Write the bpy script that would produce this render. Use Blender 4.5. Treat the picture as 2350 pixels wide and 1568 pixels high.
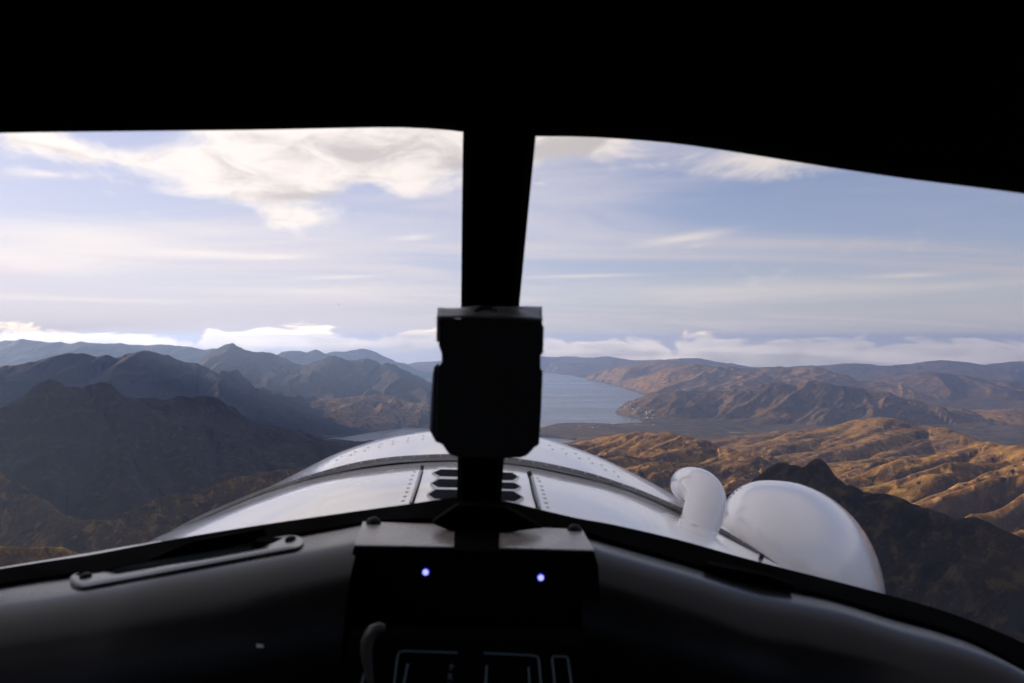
import bpy, bmesh, math, random
import numpy as np
from mathutils import Vector, Matrix
from mathutils.bvhtree import BVHTree

for o in list(bpy.data.objects):
    bpy.data.objects.remove(o)
S = bpy.context.scene
COL = S.collection
R = math.radians
random.seed(7)

# ------------------------------------------------------------------ camera
F = 1697.0            # focal length in units of a 2350 wide picture
HZ = 778.0            # picture row of the horizon
cam_d = bpy.data.cameras.new('camera')
cam_d.lens = 26.0
cam_d.sensor_width = 36.0
cam_d.shift_y = (HZ - 784.0) / 2350.0
cam_d.clip_start = 0.02
cam_d.clip_end = 400000
cam_d.dof.use_dof = True
cam_d.dof.focus_distance = 4000
cam_d.dof.aperture_fstop = 9.0
cam = bpy.data.objects.new('camera', cam_d)
cam.rotation_euler = (R(90), 0, 0)
COL.objects.link(cam)
S.camera = cam

# ------------------------------------------------------------------ sky and sun
SUN_AZ, SUN_EL = -62.0, 14.0
w = bpy.data.worlds.new('World')
S.world = w
w.use_nodes = True
WN, WL = w.node_tree.nodes, w.node_tree.links
for n in list(WN):
    WN.remove(n)


class NT:
    """small helper to wire maths nodes"""
    def __init__(self, nodes, links):
        self.n, self.l = nodes, links

    def put(self, sock, v):
        if isinstance(v, bpy.types.NodeSocket):
            self.l.new(v, sock)
        else:
            sock.default_value = v

    def m(self, op, a, b=None, c=None, clamp=False):
        n = self.n.new('ShaderNodeMath')
        n.operation = op
        n.use_clamp = clamp
        for i, v in enumerate((a, b, c)):
            if v is not None:
                self.put(n.inputs[i], v)
        return n.outputs[0]

    def noise(self, vec, scale, detail=4.0, rough=0.55, dist=0.0):
        n = self.n.new('ShaderNodeTexNoise')
        self.put(n.inputs['Vector'], vec)
        n.inputs['Scale'].default_value = scale
        n.inputs['Detail'].default_value = detail
        n.inputs['Roughness'].default_value = rough
        n.inputs['Distortion'].default_value = dist
        return n.outputs['Fac']

    def mapping(self, vec, scale=(1, 1, 1), loc=(0, 0, 0), rot=(0, 0, 0)):
        n = self.n.new('ShaderNodeMapping')
        self.put(n.inputs['Vector'], vec)
        n.inputs['Location'].default_value = loc
        n.inputs['Rotation'].default_value = rot
        n.inputs['Scale'].default_value = scale
        return n.outputs['Vector']

    def ss(self, v, lo, hi, a=0.0, b=1.0):
        n = self.n.new('ShaderNodeMapRange')
        n.interpolation_type = 'SMOOTHSTEP'
        self.put(n.inputs['Value'], v)
        n.inputs['From Min'].default_value = lo
        n.inputs['From Max'].default_value = hi
        n.inputs['To Min'].default_value = a
        n.inputs['To Max'].default_value = b
        return n.outputs['Result']

    def mix(self, f, a, b):
        n = self.n.new('ShaderNodeMix')
        n.data_type = 'RGBA'
        self.put(n.inputs[0], f)
        self.put(n.inputs[6], a)
        self.put(n.inputs[7], b)
        return n.outputs[2]

    def xyz(self, vec):
        n = self.n.new('ShaderNodeSeparateXYZ')
        self.put(n.inputs[0], vec)
        return n.outputs

    def comb(self, x, y, z):
        n = self.n.new('ShaderNodeCombineXYZ')
        for i, v in enumerate((x, y, z)):
            self.put(n.inputs[i], v)
        return n.outputs[0]


def build_sky():
    t = NT(WN, WL)
    out = WN.new('ShaderNodeOutputWorld')
    bg = WN.new('ShaderNodeBackground')
    bg.inputs['Strength'].default_value = 0.064
    sky = WN.new('ShaderNodeTexSky')
    sky.sky_type = 'NISHITA'
    sky.sun_disc = False
    sky.sun_elevation = R(SUN_EL)
    sky.sun_rotation = R(SUN_AZ)
    sky.altitude = 900
    sky.air_density = 1.0
    sky.dust_density = 0.6
    sky.ozone_density = 5.0
    tc = WN.new('ShaderNodeTexCoord')
    d = tc.outputs['Generated']
    x, y, z = t.xyz(d)
    az = t.m('ARCTAN2', x, y)                          # 0 ahead, negative to port
    el = t.m('ARCSINE', z)
    ang = t.comb(az, el, 0.0)

    def n2(vec, scale, detail, rough, dist=0.0):
        f = t.noise(vec, scale, detail, rough, dist)
        f.node.noise_dimensions = '2D'
        return f

    # high cloud laid on a flat layer: streaks that crowd together near the horizon
    zz = t.m('ADD', t.m('MAXIMUM', z, 0.0), 0.10)
    lay = t.comb(t.m('DIVIDE', x, zz), t.m('DIVIDE', y, zz), 0.0)
    n_soft = n2(t.mapping(lay, (0.35, 0.9, 1), (3.1, 1.7, 0)), 0.8, 6, 0.55, 0.5)
    n_cu = n2(t.mapping(ang, (1, 1.9, 1)), 7.5, 9, 0.60, 0.3)
    n_st = n2(t.mapping(ang, (0.35, 4.5, 1), (1.3, 0.2, 0), (0, 0, R(-4))), 10.0, 7, 0.6, 0.4)
    hn = n2(t.mapping(ang, (1, 2.6, 1), (5.7, 0.7, 0)), 13.0, 8, 0.57, 0.4)

    def blob(acc, wt, px, py, rx, ry, tilt=0.0):
        """soft patch centred on a sky direction, sizes in 1/1697 radians, added to acc with a weight"""
        a0 = math.atan2(px - 1175, F)
        e0 = math.atan2((HZ - py) * math.cos(a0), F)
        mp = WN.new('ShaderNodeMapping')
        mp.vector_type = 'TEXTURE'
        WL.new(ang, mp.inputs['Vector'])
        mp.inputs['Location'].default_value = (a0, e0, 0)
        mp.inputs['Rotation'].default_value = (0, 0, R(tilt))
        mp.inputs['Scale'].default_value = (2.5 * rx / F, 2.5 * ry / F, 1)
        g = WN.new('ShaderNodeTexGradient')
        g.gradient_type = 'QUADRATIC_SPHERE'
        WL.new(mp.outputs[0], g.inputs[0])
        return t.m('MULTIPLY_ADD', g.outputs['Fac'], wt, acc)

    def blobs(lst):
        acc = 0.0
        for b in lst:
            acc = blob(acc, *b)
        return acc

    # the heap of cumulus by the windscreen post, and patches high to port and starboard
    cu = blobs([(1.1, 860, 325, 330, 70, 6), (1.0, 575, 415, 120, 45, -12), (1.0, 690, 400, 160, 62, 0), (0.9, 950, 425, 52, 34, 0), (0.9, 680, 508, 80, 24, 8),
                (0.75, 440, 360, 60, 14, 6), (1.0, 1180, 322, 200, 52, 8), (0.8, 1380, 322, 190, 30, 4), (1.0, 660, 170, 420, 90, 0), (0.62, 1950, 372, 420, 26, -7),
                (1.0, 120, 335, 170, 36, -10), (0.75, 320, 372, 60, 12, -12), (0.7, 495, 300, 50, 14, 0), (0.55, 110, 400, 60, 8, 0), (0.55, 1650, 400, 300, 30, -6)])
    cu_v = t.m('MULTIPLY_ADD', t.m('SUBTRACT', n_cu, 0.5), 2.0, cu)
    cu_f = t.ss(cu_v, 0.28, 0.98)
    # shaded bellies of the heap
    belly = blobs([(1.2, 690, 450, 85, 15, 3), (0.9, 900, 345, 220, 40, 4), (0.5, 640, 400, 130, 40, 0), (0.6, 150, 350, 150, 14, -8), (1.4, 1300, 345, 150, 36, 8), (0.5, 1050, 380, 80, 22, 0)])
    belly_f = t.ss(t.m('MULTIPLY_ADD', t.m('SUBTRACT', hn, 0.5), 1.8, belly), 0.1, 1.0, 0.0, 0.75)
    # wisps and streaks
    st = blobs([(1.2, 1570, 547, 110, 10, 7), (0.8, 1600, 565, 30, 5, 6), (0.8, 640, 590, 75, 6, 3), (0.8, 790, 636, 95, 5, 3), (0.8, 950, 545, 45, 8, 6), (0.8, 1240, 421, 20, 5, 0),
                (0.7, 1520, 378, 22, 5, 0), (0.7, 470, 582, 90, 6, 0), (0.8, 1330, 634, 170, 5, 1), (1.1, 220, 552, 330, 42, 1), (0.8, 60, 605, 130, 22, 0), (0.8, 2090, 632, 60, 5, 0),
                (0.8, 200, 688, 260, 8, 0), (0.6, 2150, 660, 320, 18, 2), (0.75, 1600, 668, 420, 28, 0), (0.7, 700, 668, 330, 22, 0)])
    st_f = t.ss(t.m('MULTIPLY_ADD', t.m('SUBTRACT', n_st, 0.5), 0.9, st), 0.1, 1.2, 0.0, 0.7)
    # light passed on by thin and thick cloud, brighter towards the sun
    sd = (math.sin(R(SUN_AZ)) * math.cos(R(SUN_EL)), math.cos(R(SUN_AZ)) * math.cos(R(SUN_EL)), math.sin(R(SUN_EL)))
    dt = WN.new('ShaderNodeVectorMath')
    dt.operation = 'DOT_PRODUCT'
    WL.new(d, dt.inputs[0])
    dt.inputs[1].default_value = sd
    # flat veil of high cloud everywhere, thicker low down and overhead
    low = t.m('EXPONENT', t.m('MULTIPLY', t.m('MAXIMUM', el, 0.0), -5.0))
    veil = t.m('ADD', t.ss(n_soft, 0.40, 0.75, 0.05, 0.48), t.m('MULTIPLY', low, 0.80))
    veil = t.m('ADD', veil, t.ss(dt.outputs['Value'], 0.30, 0.95, 0.0, 0.30))
    veil = t.m('ADD', veil, t.ss(el, 0.30, 0.60, 0.0, 0.45), clamp=True)
    # the banks of cloud along the horizon, each with a billowed top and a ragged foot
    pt = lambda py: (HZ - py) / F
    rt = t.ss(az, -0.10, 0.04)                       # 0 port bank, 1 starboard bank
    e_top = t.m('MULTIPLY_ADD', rt, pt(779) - pt(763), pt(763))
    e_bot = t.m('MULTIPLY_ADD', rt, pt(872) - pt(805), pt(805))
    dh = t.m('SUBTRACT', hn, 0.5)
    edge_t = t.ss(t.m('MULTIPLY_ADD', dh, 0.075, t.m('SUBTRACT', e_top, el)), -0.002, 0.007)
    edge_b = t.ss(t.m('MULTIPLY_ADD', dh, 0.030, t.m('SUBTRACT', el, e_bot)), -0.004, 0.008)
    bank_f = t.m('MULTIPLY', edge_t, edge_b)
    bank_s = t.ss(t.m('MULTIPLY_ADD', t.m('SUBTRACT', e_top, el), 9.0, t.m('ADD', n_st, t.m('MULTIPLY', dh, 0.8))), 0.42, 0.95, 0.0, 0.9)
    gap = t.ss(el, -0.09, -0.06)
    glow = t.ss(dt.outputs['Value'], -0.2, 1.0, 0.80, 1.38)

    def grey(c):
        n = WN.new('ShaderNodeVectorMath')
        n.operation = 'SCALE'
        n.inputs[0].default_value = c
        t.put(n.inputs['Scale'], glow)
        return n.outputs[0]
    c_cloud, c_belly, c_veil = grey((6.8, 6.2, 6.0)), grey((3.5, 3.3, 3.4)), grey((5.1, 4.85, 5.4))
    tint = WN.new('ShaderNodeVectorMath')
    tint.operation = 'MULTIPLY'
    WL.new(sky.outputs[0], tint.inputs[0])
    tint.inputs[1].default_value = (1.05, 0.97, 1.10)
    col = t.mix(t.m('MULTIPLY', veil, gap), tint.outputs[0], c_veil)
    col = t.mix(t.m('MULTIPLY', st_f, gap), col, c_cloud)
    col = t.mix(t.m('MULTIPLY', cu_f, gap), col, t.mix(belly_f, c_cloud, c_belly))
    col = t.mix(t.m('MULTIPLY', bank_f, 0.97), col, t.mix(bank_s, grey((11.5, 9.6, 8.0)), grey((5.4, 4.7, 4.2))))
    WL.new(col, bg.inputs['Color'])
    WL.new(bg.outputs[0], out.inputs['Surface'])
    w.cycles.sampling_method = 'MANUAL'
    w.cycles.sample_map_resolution = 256


build_sky()
sun_d = bpy.data.lights.new('sun', 'SUN')
sun_d.energy = 5.0
sun_d.angle = R(0.53)
sun_d.color = (1.0, 0.78, 0.54)
sun = bpy.data.objects.new('sun', sun_d)
SUN_DIR = Vector((math.sin(R(SUN_AZ)) * math.cos(R(SUN_EL)), math.cos(R(SUN_AZ)) * math.cos(R(SUN_EL)), math.sin(R(SUN_EL))))
sun.rotation_euler = SUN_DIR.to_track_quat('Z', 'Y').to_euler()
sun.location = (0, 0, 30)
COL.objects.link(sun)

S.view_settings.view_transform = 'Standard'
S.view_settings.look = 'None'
S.view_settings.gamma = 1.0
S.view_settings.use_curve_mapping = False
S.view_settings.exposure = 0.95
S.render.engine = 'CYCLES'
S.cycles.use_denoising = True
S.cycles.use_adaptive_sampling = True
S.cycles.adaptive_threshold = 0.025
S.cycles.max_bounces = 5
S.cycles.diffuse_bounces = 2
S.cycles.glossy_bounces = 3
S.cycles.transparent_max_bounces = 16
S.cycles.volume_bounces = 1
S.cycles.caustics_reflective = False
S.cycles.caustics_refractive = False


# ------------------------------------------------------------------ helpers
def P(px, py, d):
    """world point seen at (px, py) of a 2350 x 1568 picture, d metres ahead"""
    return Vector(((px - 1175.0) / F * d, d, (HZ - py) / F * d))


def crop(x0, y0, s):
    return lambda x, y: ((x0 + x / s) * 0.94, (y0 + y / s) * 0.94)


c4 = crop(500, 780, 3.615)
c5 = crop(1300, 820, 3.917)
c6 = crop(1850, 820, 3.266)
c7 = crop(940, 1090, 5.595)
cb = crop(1020, 720, 3.565)


def tag(o, label=None, cat=None, group=None, kind=None):
    for k, v in (('label', label), ('category', cat), ('group', group), ('kind', kind)):
        if v:
            o[k] = v
    return o


def empty(name, loc=(0, 0, 0)):
    o = bpy.data.objects.new(name, None)
    o.location = loc
    o.empty_display_size = 0.1
    COL.objects.link(o)
    return o


def mesh_obj(name, verts, faces, mat=None, parent=None, smooth=False):
    me = bpy.data.meshes.new(name)
    me.from_pydata([tuple(v) for v in verts], [], faces)
    bm = bmesh.new()
    bm.from_mesh(me)
    bmesh.ops.remove_doubles(bm, verts=bm.verts, dist=1e-5)
    bmesh.ops.recalc_face_normals(bm, faces=bm.faces)
    bm.to_mesh(me)
    bm.free()
    if mat:
        me.materials.append(mat)
    if smooth:
        for p in me.polygons:
            p.use_smooth = True
        me.set_sharp_from_angle(angle=R(42))
    o = bpy.data.objects.new(name, me)
    COL.objects.link(o)
    if parent:
        o.parent = parent
    return o


def bevel(o, width, seg=3, angle=35):
    m = o.modifiers.new('bevel', 'BEVEL')
    m.width = width
    m.segments = seg
    m.limit_method = 'ANGLE'
    m.angle_limit = R(angle)
    for p in o.data.polygons:
        p.use_smooth = True
    e = o.modifiers.new('wn', 'WEIGHTED_NORMAL')
    e.keep_sharp = False
    return o


def solidify(o, th, off=-1.0):
    m = o.modifiers.new('solid', 'SOLIDIFY')
    m.thickness = th
    m.offset = off
    return o


def loft(rows, closed=False):
    n = len(rows[0])
    v = [p for r in rows for p in r]
    f = []
    for i in range(len(rows) - 1):
        for j in range(n - (0 if closed else 1)):
            k = (j + 1) % n
            f.append((i * n + j, i * n + k, (i + 1) * n + k, (i + 1) * n + j))
    return v, f


def crom(pts, n):
    """n points along a smooth curve through pts (any dimension)"""
    a = np.array(pts, float)
    seg = np.linalg.norm(np.diff(a[:, :2], axis=0), axis=1)
    s = np.concatenate([[0], np.cumsum(seg)])
    s /= s[-1]
    out = []
    for u in np.linspace(0, 1, n):
        i = min(max(np.searchsorted(s, u, side='right') - 1, 0), len(a) - 2)
        h = s[i + 1] - s[i]
        t = (u - s[i]) / h

        def tan(k):
            if k == 0:
                return (a[1] - a[0]) / (s[1] - s[0])
            if k == len(a) - 1:
                return (a[-1] - a[-2]) / (s[-1] - s[-2])
            return (a[k + 1] - a[k - 1]) / (s[k + 1] - s[k - 1])
        m0, m1 = tan(i) * h, tan(i + 1) * h
        t2, t3 = t * t, t * t * t
        out.append((2 * t3 - 3 * t2 + 1) * a[i] + (t3 - 2 * t2 + t) * m0 + (-2 * t3 + 3 * t2) * a[i + 1] + (t3 - t2) * m1)
    return out


def tube(path, radii, seg=28, caps=True):
    path = [Vector(p) for p in path]
    rows = []
    up = Vector((0.0, 1.0, 0.0))
    for i, p in enumerate(path):
        tn = (path[min(i + 1, len(path) - 1)] - path[max(i - 1, 0)]).normalized()
        a = tn.cross(up)
        if a.length < 1e-3:
            a = tn.cross(Vector((1, 0, 0)))
        a.normalize()
        b = a.cross(tn).normalized()
        up = b
        r = radii[i] if hasattr(radii, '__len__') else radii
        rows.append([p + (a * math.cos(2 * math.pi * k / seg) + b * math.sin(2 * math.pi * k / seg)) * r for k in range(seg)])
    v, f = loft(rows, True)
    if caps:
        n = len(path)
        f.append(tuple(range(seg))[::-1])
        f.append(tuple(range((n - 1) * seg, n * seg)))
    return v, f


# ------------------------------------------------------------------ materials
def new_mat(name):
    m = bpy.data.materials.new(name)
    m.use_nodes = True
    n = m.node_tree.nodes
    b = n['Principled BSDF']
    return m, NT(n, m.node_tree.links), b


def plain(name, col, rough=0.5, spec=0.5, metal=0.0, vary=0.12, scale=30.0, coat=0.0, bump=0.0):
    m, t, b = new_mat(name)
    tc = t.n.new('ShaderNodeTexCoord').outputs['Object']
    n1 = t.noise(tc, scale, 5, 0.6)
    n2 = t.noise(tc, scale * 0.23, 4, 0.6, 0.5)
    v = t.m('MULTIPLY', t.m('ADD', n1, n2), 0.5)
    lo = tuple(c * (1 - vary) for c in col) + (1,)
    hi = tuple(min(1, c * (1 + vary)) for c in col) + (1,)
    t.put(b.inputs['Base Color'], t.mix(t.ss(v, 0.3, 0.7), lo, hi))
    t.put(b.inputs['Roughness'], t.ss(n2, 0.3, 0.7, rough * 0.85, min(1, rough * 1.15)))
    b.inputs['Specular IOR Level'].default_value = spec
    b.inputs['Metallic'].default_value = metal
    b.inputs['Coat Weight'].default_value = coat
    b.inputs['Coat Roughness'].default_value = 0.06
    if bump:
        bp = t.n.new('ShaderNodeBump')
        bp.inputs['Strength'].default_value = bump
        bp.inputs['Distance'].default_value = 0.002
        t.put(bp.inputs['Height'], n1)
        t.l.new(bp.outputs[0], b.inputs['Normal'])
    return m


M = {}
M['lining'] = plain('black_lining', (0.003, 0.003, 0.0025), 0.9, 0.01)
M['panel'] = plain('black_panel', (0.003, 0.003, 0.0025), 0.8, 0.01)
M['frame'] = plain('black_frame_paint', (0.0014, 0.0014, 0.0012), 0.8, 0.008)
M['coaming'] = plain('charcoal_coaming', (0.006, 0.006, 0.0055), 0.26, 0.22, bump=0.06, scale=25)
M['hood'] = plain('grey_hood', (0.30, 0.265, 0.22), 0.30, 0.5, bump=0.05, scale=80)
M['vent'] = plain('charcoal_vent', (0.026, 0.025, 0.023), 0.22, 0.5)
M['box'] = plain('black_plastic', (0.006, 0.006, 0.005), 0.6, 0.2)
M['boxtop'] = plain('grey_vinyl', (0.075, 0.07, 0.066), 0.4, 0.5, scale=40, vary=0.5)
M['boxside'] = plain('bluegrey_plastic', (0.02, 0.035, 0.05), 0.35, 0.5)
M['seal'] = plain('black_rubber_seal', (0.008, 0.008, 0.007), 0.9, 0.05)
M['metal'] = plain('grey_flange', (0.28, 0.27, 0.26), 0.35, 0.5, metal=0.35, vary=0.25)
M['rivet'] = plain('rivet_metal', (0.42, 0.41, 0.40), 0.4, 0.5, metal=0.3)
M['screw'] = plain('dark_screw', (0.008, 0.008, 0.007), 0.5, 0.15)
M['dark'] = plain('opening_shade', (0.006, 0.009, 0.011), 0.9, 0.03)  # dark tone for the shade inside slots
M['prop'] = plain('black_propeller_paint', (0.02, 0.02, 0.02), 0.4, 0.5)
M['knob'] = plain('dull_ivory_knob', (0.07, 0.06, 0.048), 0.35, 0.5)
M['sticker'] = plain('pale_sticker', (0.6, 0.58, 0.52), 0.6, 0.4)
M['print'] = plain('pale_print', (0.13, 0.16, 0.17), 0.8, 0.1)
M['spinner'] = plain('white_spinner', (0.7, 0.7, 0.7), 0.3, 0.5)


def white_paint():
    m, t, b = new_mat('white_cowl_paint')
    tc = t.n.new('ShaderNodeTexCoord').outputs['Object']
    n1 = t.noise(tc, 3.0, 6, 0.6, 0.4)
    n2 = t.noise(t.mapping(tc, (22, 2.5, 22)), 1.0, 6, 0.65)
    n3 = t.noise(tc, 160, 3, 0.6)
    base = t.mix(t.ss(n1, 0.3, 0.75), (0.87, 0.84, 0.80, 1), (0.77, 0.74, 0.70, 1))
    base = t.mix(t.ss(n2, 0.56, 0.80, 0, 0.45), base, (0.50, 0.47, 0.43, 1))
    base = t.mix(t.ss(n3, 0.70, 0.78, 0, 0.35), base, (0.33, 0.30, 0.27, 1))
    t.put(b.inputs['Base Color'], base)
    t.put(b.inputs['Roughness'], t.ss(n1, 0.3, 0.7, 0.16, 0.28))
    b.inputs['Coat Weight'].default_value = 0.9
    b.inputs['Coat Roughness'].default_value = 0.08
    bp = t.n.new('ShaderNodeBump')
    bp.inputs['Strength'].default_value = 0.12
    bp.inputs['Distance'].default_value = 0.02
    t.put(bp.inputs['Height'], t.noise(tc, 5.0, 3, 0.5))
    t.l.new(bp.outputs[0], b.inputs['Normal'])
    return m


M['white'] = white_paint()


def led_mat():
    m, t, b = new_mat('blue_indicator_glow')
    b.inputs['Base Color'].default_value = (0.2, 0.25, 0.9, 1)
    b.inputs['Emission Color'].default_value = (0.42, 0.45, 1.0, 1)
    b.inputs['Emission Strength'].default_value = 0.7
    return m


def led_ring_mat():
    m, t, b = new_mat('blue_indicator_bezel')
    b.inputs['Base Color'].default_value = (0.02, 0.02, 0.3, 1)
    b.inputs['Emission Color'].default_value = (0.03, 0.02, 0.9, 1)
    b.inputs['Emission Strength'].default_value = 0.2
    return m


M['led'] = led_mat()
M['led_ring'] = led_ring_mat()


def glass_mat():
    m = bpy.data.materials.new('windscreen_acrylic')
    m.use_nodes = True
    n, l = m.node_tree.nodes, m.node_tree.links
    n.clear()
    t = NT(n, l)
    out = n.new('ShaderNodeOutputMaterial')
    tr = n.new('ShaderNodeBsdfTransparent')
    tr.inputs[0].default_value = (0.985, 0.985, 0.98, 1)
    gl = n.new('ShaderNodeBsdfGlossy')
    gl.inputs['Roughness'].default_value = 0.02
    film = n.new('ShaderNodeBsdfTranslucent')
    film.inputs[0].default_value = (0.8, 0.8, 0.8, 1)
    tc = n.new('ShaderNodeTexCoord').outputs['Object']
    smear = t.noise(t.mapping(tc, (3, 3, 9), rot=(0.3, 0.2, 0.6)), 3.0, 6, 0.65, 0.8)
    spk = n.new('ShaderNodeTexVoronoi')
    spk.inputs['Scale'].default_value = 26
    l.new(tc, spk.inputs['Vector'])
    speck = t.ss(spk.outputs['Distance'], 0.018, 0.03, 0.5, 0.0)
    k = t.m('ADD', t.ss(smear, 0.35, 0.75, 0.002, 0.010), t.m('MULTIPLY', speck, t.ss(smear, 0.5, 0.6)))
    m1 = n.new('ShaderNodeMixShader')
    m1.inputs[0].default_value = 0.006
    l.new(tr.outputs[0], m1.inputs[1])
    l.new(gl.outputs[0], m1.inputs[2])
    m2 = n.new('ShaderNodeMixShader')
    t.put(m2.inputs[0], k)
    l.new(m1.outputs[0], m2.inputs[1])
    l.new(film.outputs[0], m2.inputs[2])
    l.new(m2.outputs[0], out.inputs[0])
    return m


M['glass'] = glass_mat()


def land_mat(shade_scrub=False, moor=False):
    m, t, b = new_mat('shaded_scrub_hillside' if shade_scrub else 'brown_moor_hillside' if moor else 'tundra_hillside')
    geo = t.n.new('ShaderNodeNewGeometry')
    pos = geo.outputs['Position']
    nx, ny, nz = t.xyz(geo.outputs['Normal'])
    px, py, pz = t.xyz(pos)
    big = t.noise(t.mapping(pos, (1, 1, 1.6)), 0.0011, 6, 0.6, 0.6)
    mid = t.noise(t.mapping(pos, (1, 1, 1.5)), 0.006, 7, 0.62, 0.8)
    fine = t.noise(t.mapping(pos, (1, 1, 0.35)), 0.030, 7, 0.70, 0.5)
    shr = t.noise(t.mapping(pos, (1, 1, 1), (400, 90, 0)), 0.010, 6, 0.6, 1.1)
    gold = (0.2333, 0.1296, 0.0389, 1)
    rust = (0.0900, 0.0461, 0.0245, 1)
    straw = (0.3240, 0.1980, 0.0720, 1)
    umber = (0.0468, 0.0288, 0.0187, 1)
    alder = (0.0130, 0.0137, 0.0101, 1)
    if shade_scrub:                                            # dark scrub on the spur; on port mountains, shade put into the colour
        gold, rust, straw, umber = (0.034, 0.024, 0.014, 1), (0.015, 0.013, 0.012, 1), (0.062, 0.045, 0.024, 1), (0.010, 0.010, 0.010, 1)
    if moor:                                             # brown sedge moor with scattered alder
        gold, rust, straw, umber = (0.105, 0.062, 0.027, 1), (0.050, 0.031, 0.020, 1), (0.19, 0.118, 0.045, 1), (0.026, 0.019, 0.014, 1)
    rock = (0.0288, 0.0266, 0.0245, 1) if shade_scrub else (0.0612, 0.0518, 0.0461, 1)
    micro = t.noise(t.mapping(pos, (1, 1, 0.6)), 0.16, 5, 0.7, 0.5)
    c = t.mix(t.ss(mid, 0.38, 0.62), rust, gold)
    c = t.mix(t.ss(micro, 0.42, 0.60, 0.55, 0.0), c, umber)
    c = t.mix(t.ss(micro, 0.56, 0.70, 0.0, 0.6), c, straw)
    c = t.mix(t.ss(fine, 0.50, 0.64, 0, 0.9), c, straw)
    c = t.mix(t.ss(big, 0.50, 0.68, 0, 0.6), c, umber)
    c = t.mix(t.ss(t.m('ADD', t.m('MULTIPLY', fine, 0.5), t.m('MULTIPLY', mid, 0.5)), 0.40, 0.47, 0.85, 0.0), c, umber)
    c = t.mix(t.m('MULTIPLY', t.ss(shr, 0.575, 0.64), t.ss(fine, 0.36, 0.50)), c, alder)
    steep = t.ss(t.m('ADD', nz, t.m('MULTIPLY', t.m('SUBTRACT', fine, 0.5), 0.35)), 0.55, 0.72, 1.0, 0.0)
    c = t.mix(t.m('MULTIPLY', steep, 0.7), c, rock)
    # low, wet scrub plain near sea level
    low = t.ss(t.m('ADD', pz, t.m('MULTIPLY', mid, 60.0)), -948.0, -900.0, 1.0, 0.0)
    scrub = t.mix(t.ss(mid, 0.42, 0.62), (0.0252, 0.0230, 0.0187, 1), (0.0792, 0.0612, 0.0396, 1))
    scrub = t.mix(t.ss(t.noise(t.mapping(pos, (0.4, 1.6, 1)), 0.004, 4, 0.6, 1.5), 0.60, 0.66, 0, 0.8), scrub, (0.2160, 0.1584, 0.0936, 1))
    c = t.mix(low, c, scrub)
    t.put(b.inputs['Base Color'], c)
    b.inputs['Roughness'].default_value = 0.95
    b.inputs['Specular IOR Level'].default_value = 0.1
    bp = t.n.new('ShaderNodeBump')
    bp.inputs['Strength'].default_value = 0.5
    bp.inputs['Distance'].default_value = 6.0
    t.put(bp.inputs['Height'], t.m('ADD', t.m('MULTIPLY_ADD', micro, 0.22, t.m('MULTIPLY', fine, 0.9)), t.m('MULTIPLY', mid, 1.2)))
    t.l.new(bp.outputs[0], b.inputs['Normal'])
    return m


def sea_mat():
    m, t, b = new_mat('sea_water')
    geo = t.n.new('ShaderNodeNewGeometry')
    pos = geo.outputs['Position']
    wind = t.noise(t.mapping(pos, (0.25, 1.0, 1), rot=(0, 0, R(6))), 0.0016, 6, 0.6, 0.5)
    b.inputs['Base Color'].default_value = (0.12, 0.135, 0.148, 1)
    t.put(b.inputs['Roughness'], t.ss(wind, 0.35, 0.65, 0.26, 0.36))
    b.inputs['IOR'].default_value = 1.33
    bp = t.n.new('ShaderNodeBump')
    bp.inputs['Strength'].default_value = 0.05
    bp.inputs['Distance'].default_value = 1.0
    t.put(bp.inputs['Height'], t.noise(t.mapping(pos, (0.7, 1.3, 1)), 0.03, 6, 0.65))
    t.l.new(bp.outputs[0], b.inputs['Normal'])
    return m


M['land'] = land_mat()
M['shade_scrub'] = land_mat(True)
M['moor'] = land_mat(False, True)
M['sea'] = sea_mat()


def cloud_mat(name, dens, aniso=0.2):
    m = bpy.data.materials.new(name)
    m.use_nodes = True
    n, l = m.node_tree.nodes, m.node_tree.links
    n.clear()
    out = n.new('ShaderNodeOutputMaterial')
    v = n.new('ShaderNodeVolumePrincipled')
    v.inputs['Color'].default_value = (0.99, 0.99, 0.99, 1)
    v.inputs['Density'].default_value = dens
    v.inputs['Anisotropy'].default_value = aniso
    l.new(v.outputs[0], out.inputs['Volume'])
    return m


# ------------------------------------------------------------------ noise fields
_rng = np.random.default_rng(11)
_PERM = _rng.permutation(4096)
_ANG = _rng.random(4096) * 2 * np.pi
_GX, _GY = np.cos(_ANG), np.sin(_ANG)


def perlin(x, y):
    xi, yi = np.floor(x).astype(np.int64), np.floor(y).astype(np.int64)
    xf, yf = x - xi, y - yi
    u = xf * xf * xf * (xf * (xf * 6 - 15) + 10)
    v = yf * yf * yf * (yf * (yf * 6 - 15) + 10)

    def g(ix, iy, dx, dy):
        h = _PERM[(_PERM[ix & 4095] + iy) & 4095]
        return _GX[h] * dx + _GY[h] * dy
    a = g(xi, yi, xf, yf)
    b = g(xi + 1, yi, xf - 1, yf)
    c = g(xi, yi + 1, xf, yf - 1)
    d = g(xi + 1, yi + 1, xf - 1, yf - 1)
    return (a + u * (b - a) + v * ((c + u * (d - c)) - (a + u * (b - a)))) * 1.45


def fbm(x, y, wl, octs, gain=0.5):
    s, a, f = 0.0, 1.0, 1.0 / wl
    for i in range(octs):
        s = s + a * perlin(x * f + 17.3 * i, y * f + 9.1 * i)
        a *= gain
        f *= 2.03
    return s


def ridged(x, y, wl, octs, gain=0.5):
    s, a, f, w_ = 0.0, 1.0, 1.0 / wl, 1.0
    for i in range(octs):
        n = 1.0 - np.abs(perlin(x * f + 31.7 * i, y * f + 5.3 * i))
        n = n * n * w_
        w_ = np.clip(n * 1.6, 0, 1)
        s = s + a * n
        a *= gain
        f *= 2.07
    return s


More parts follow.
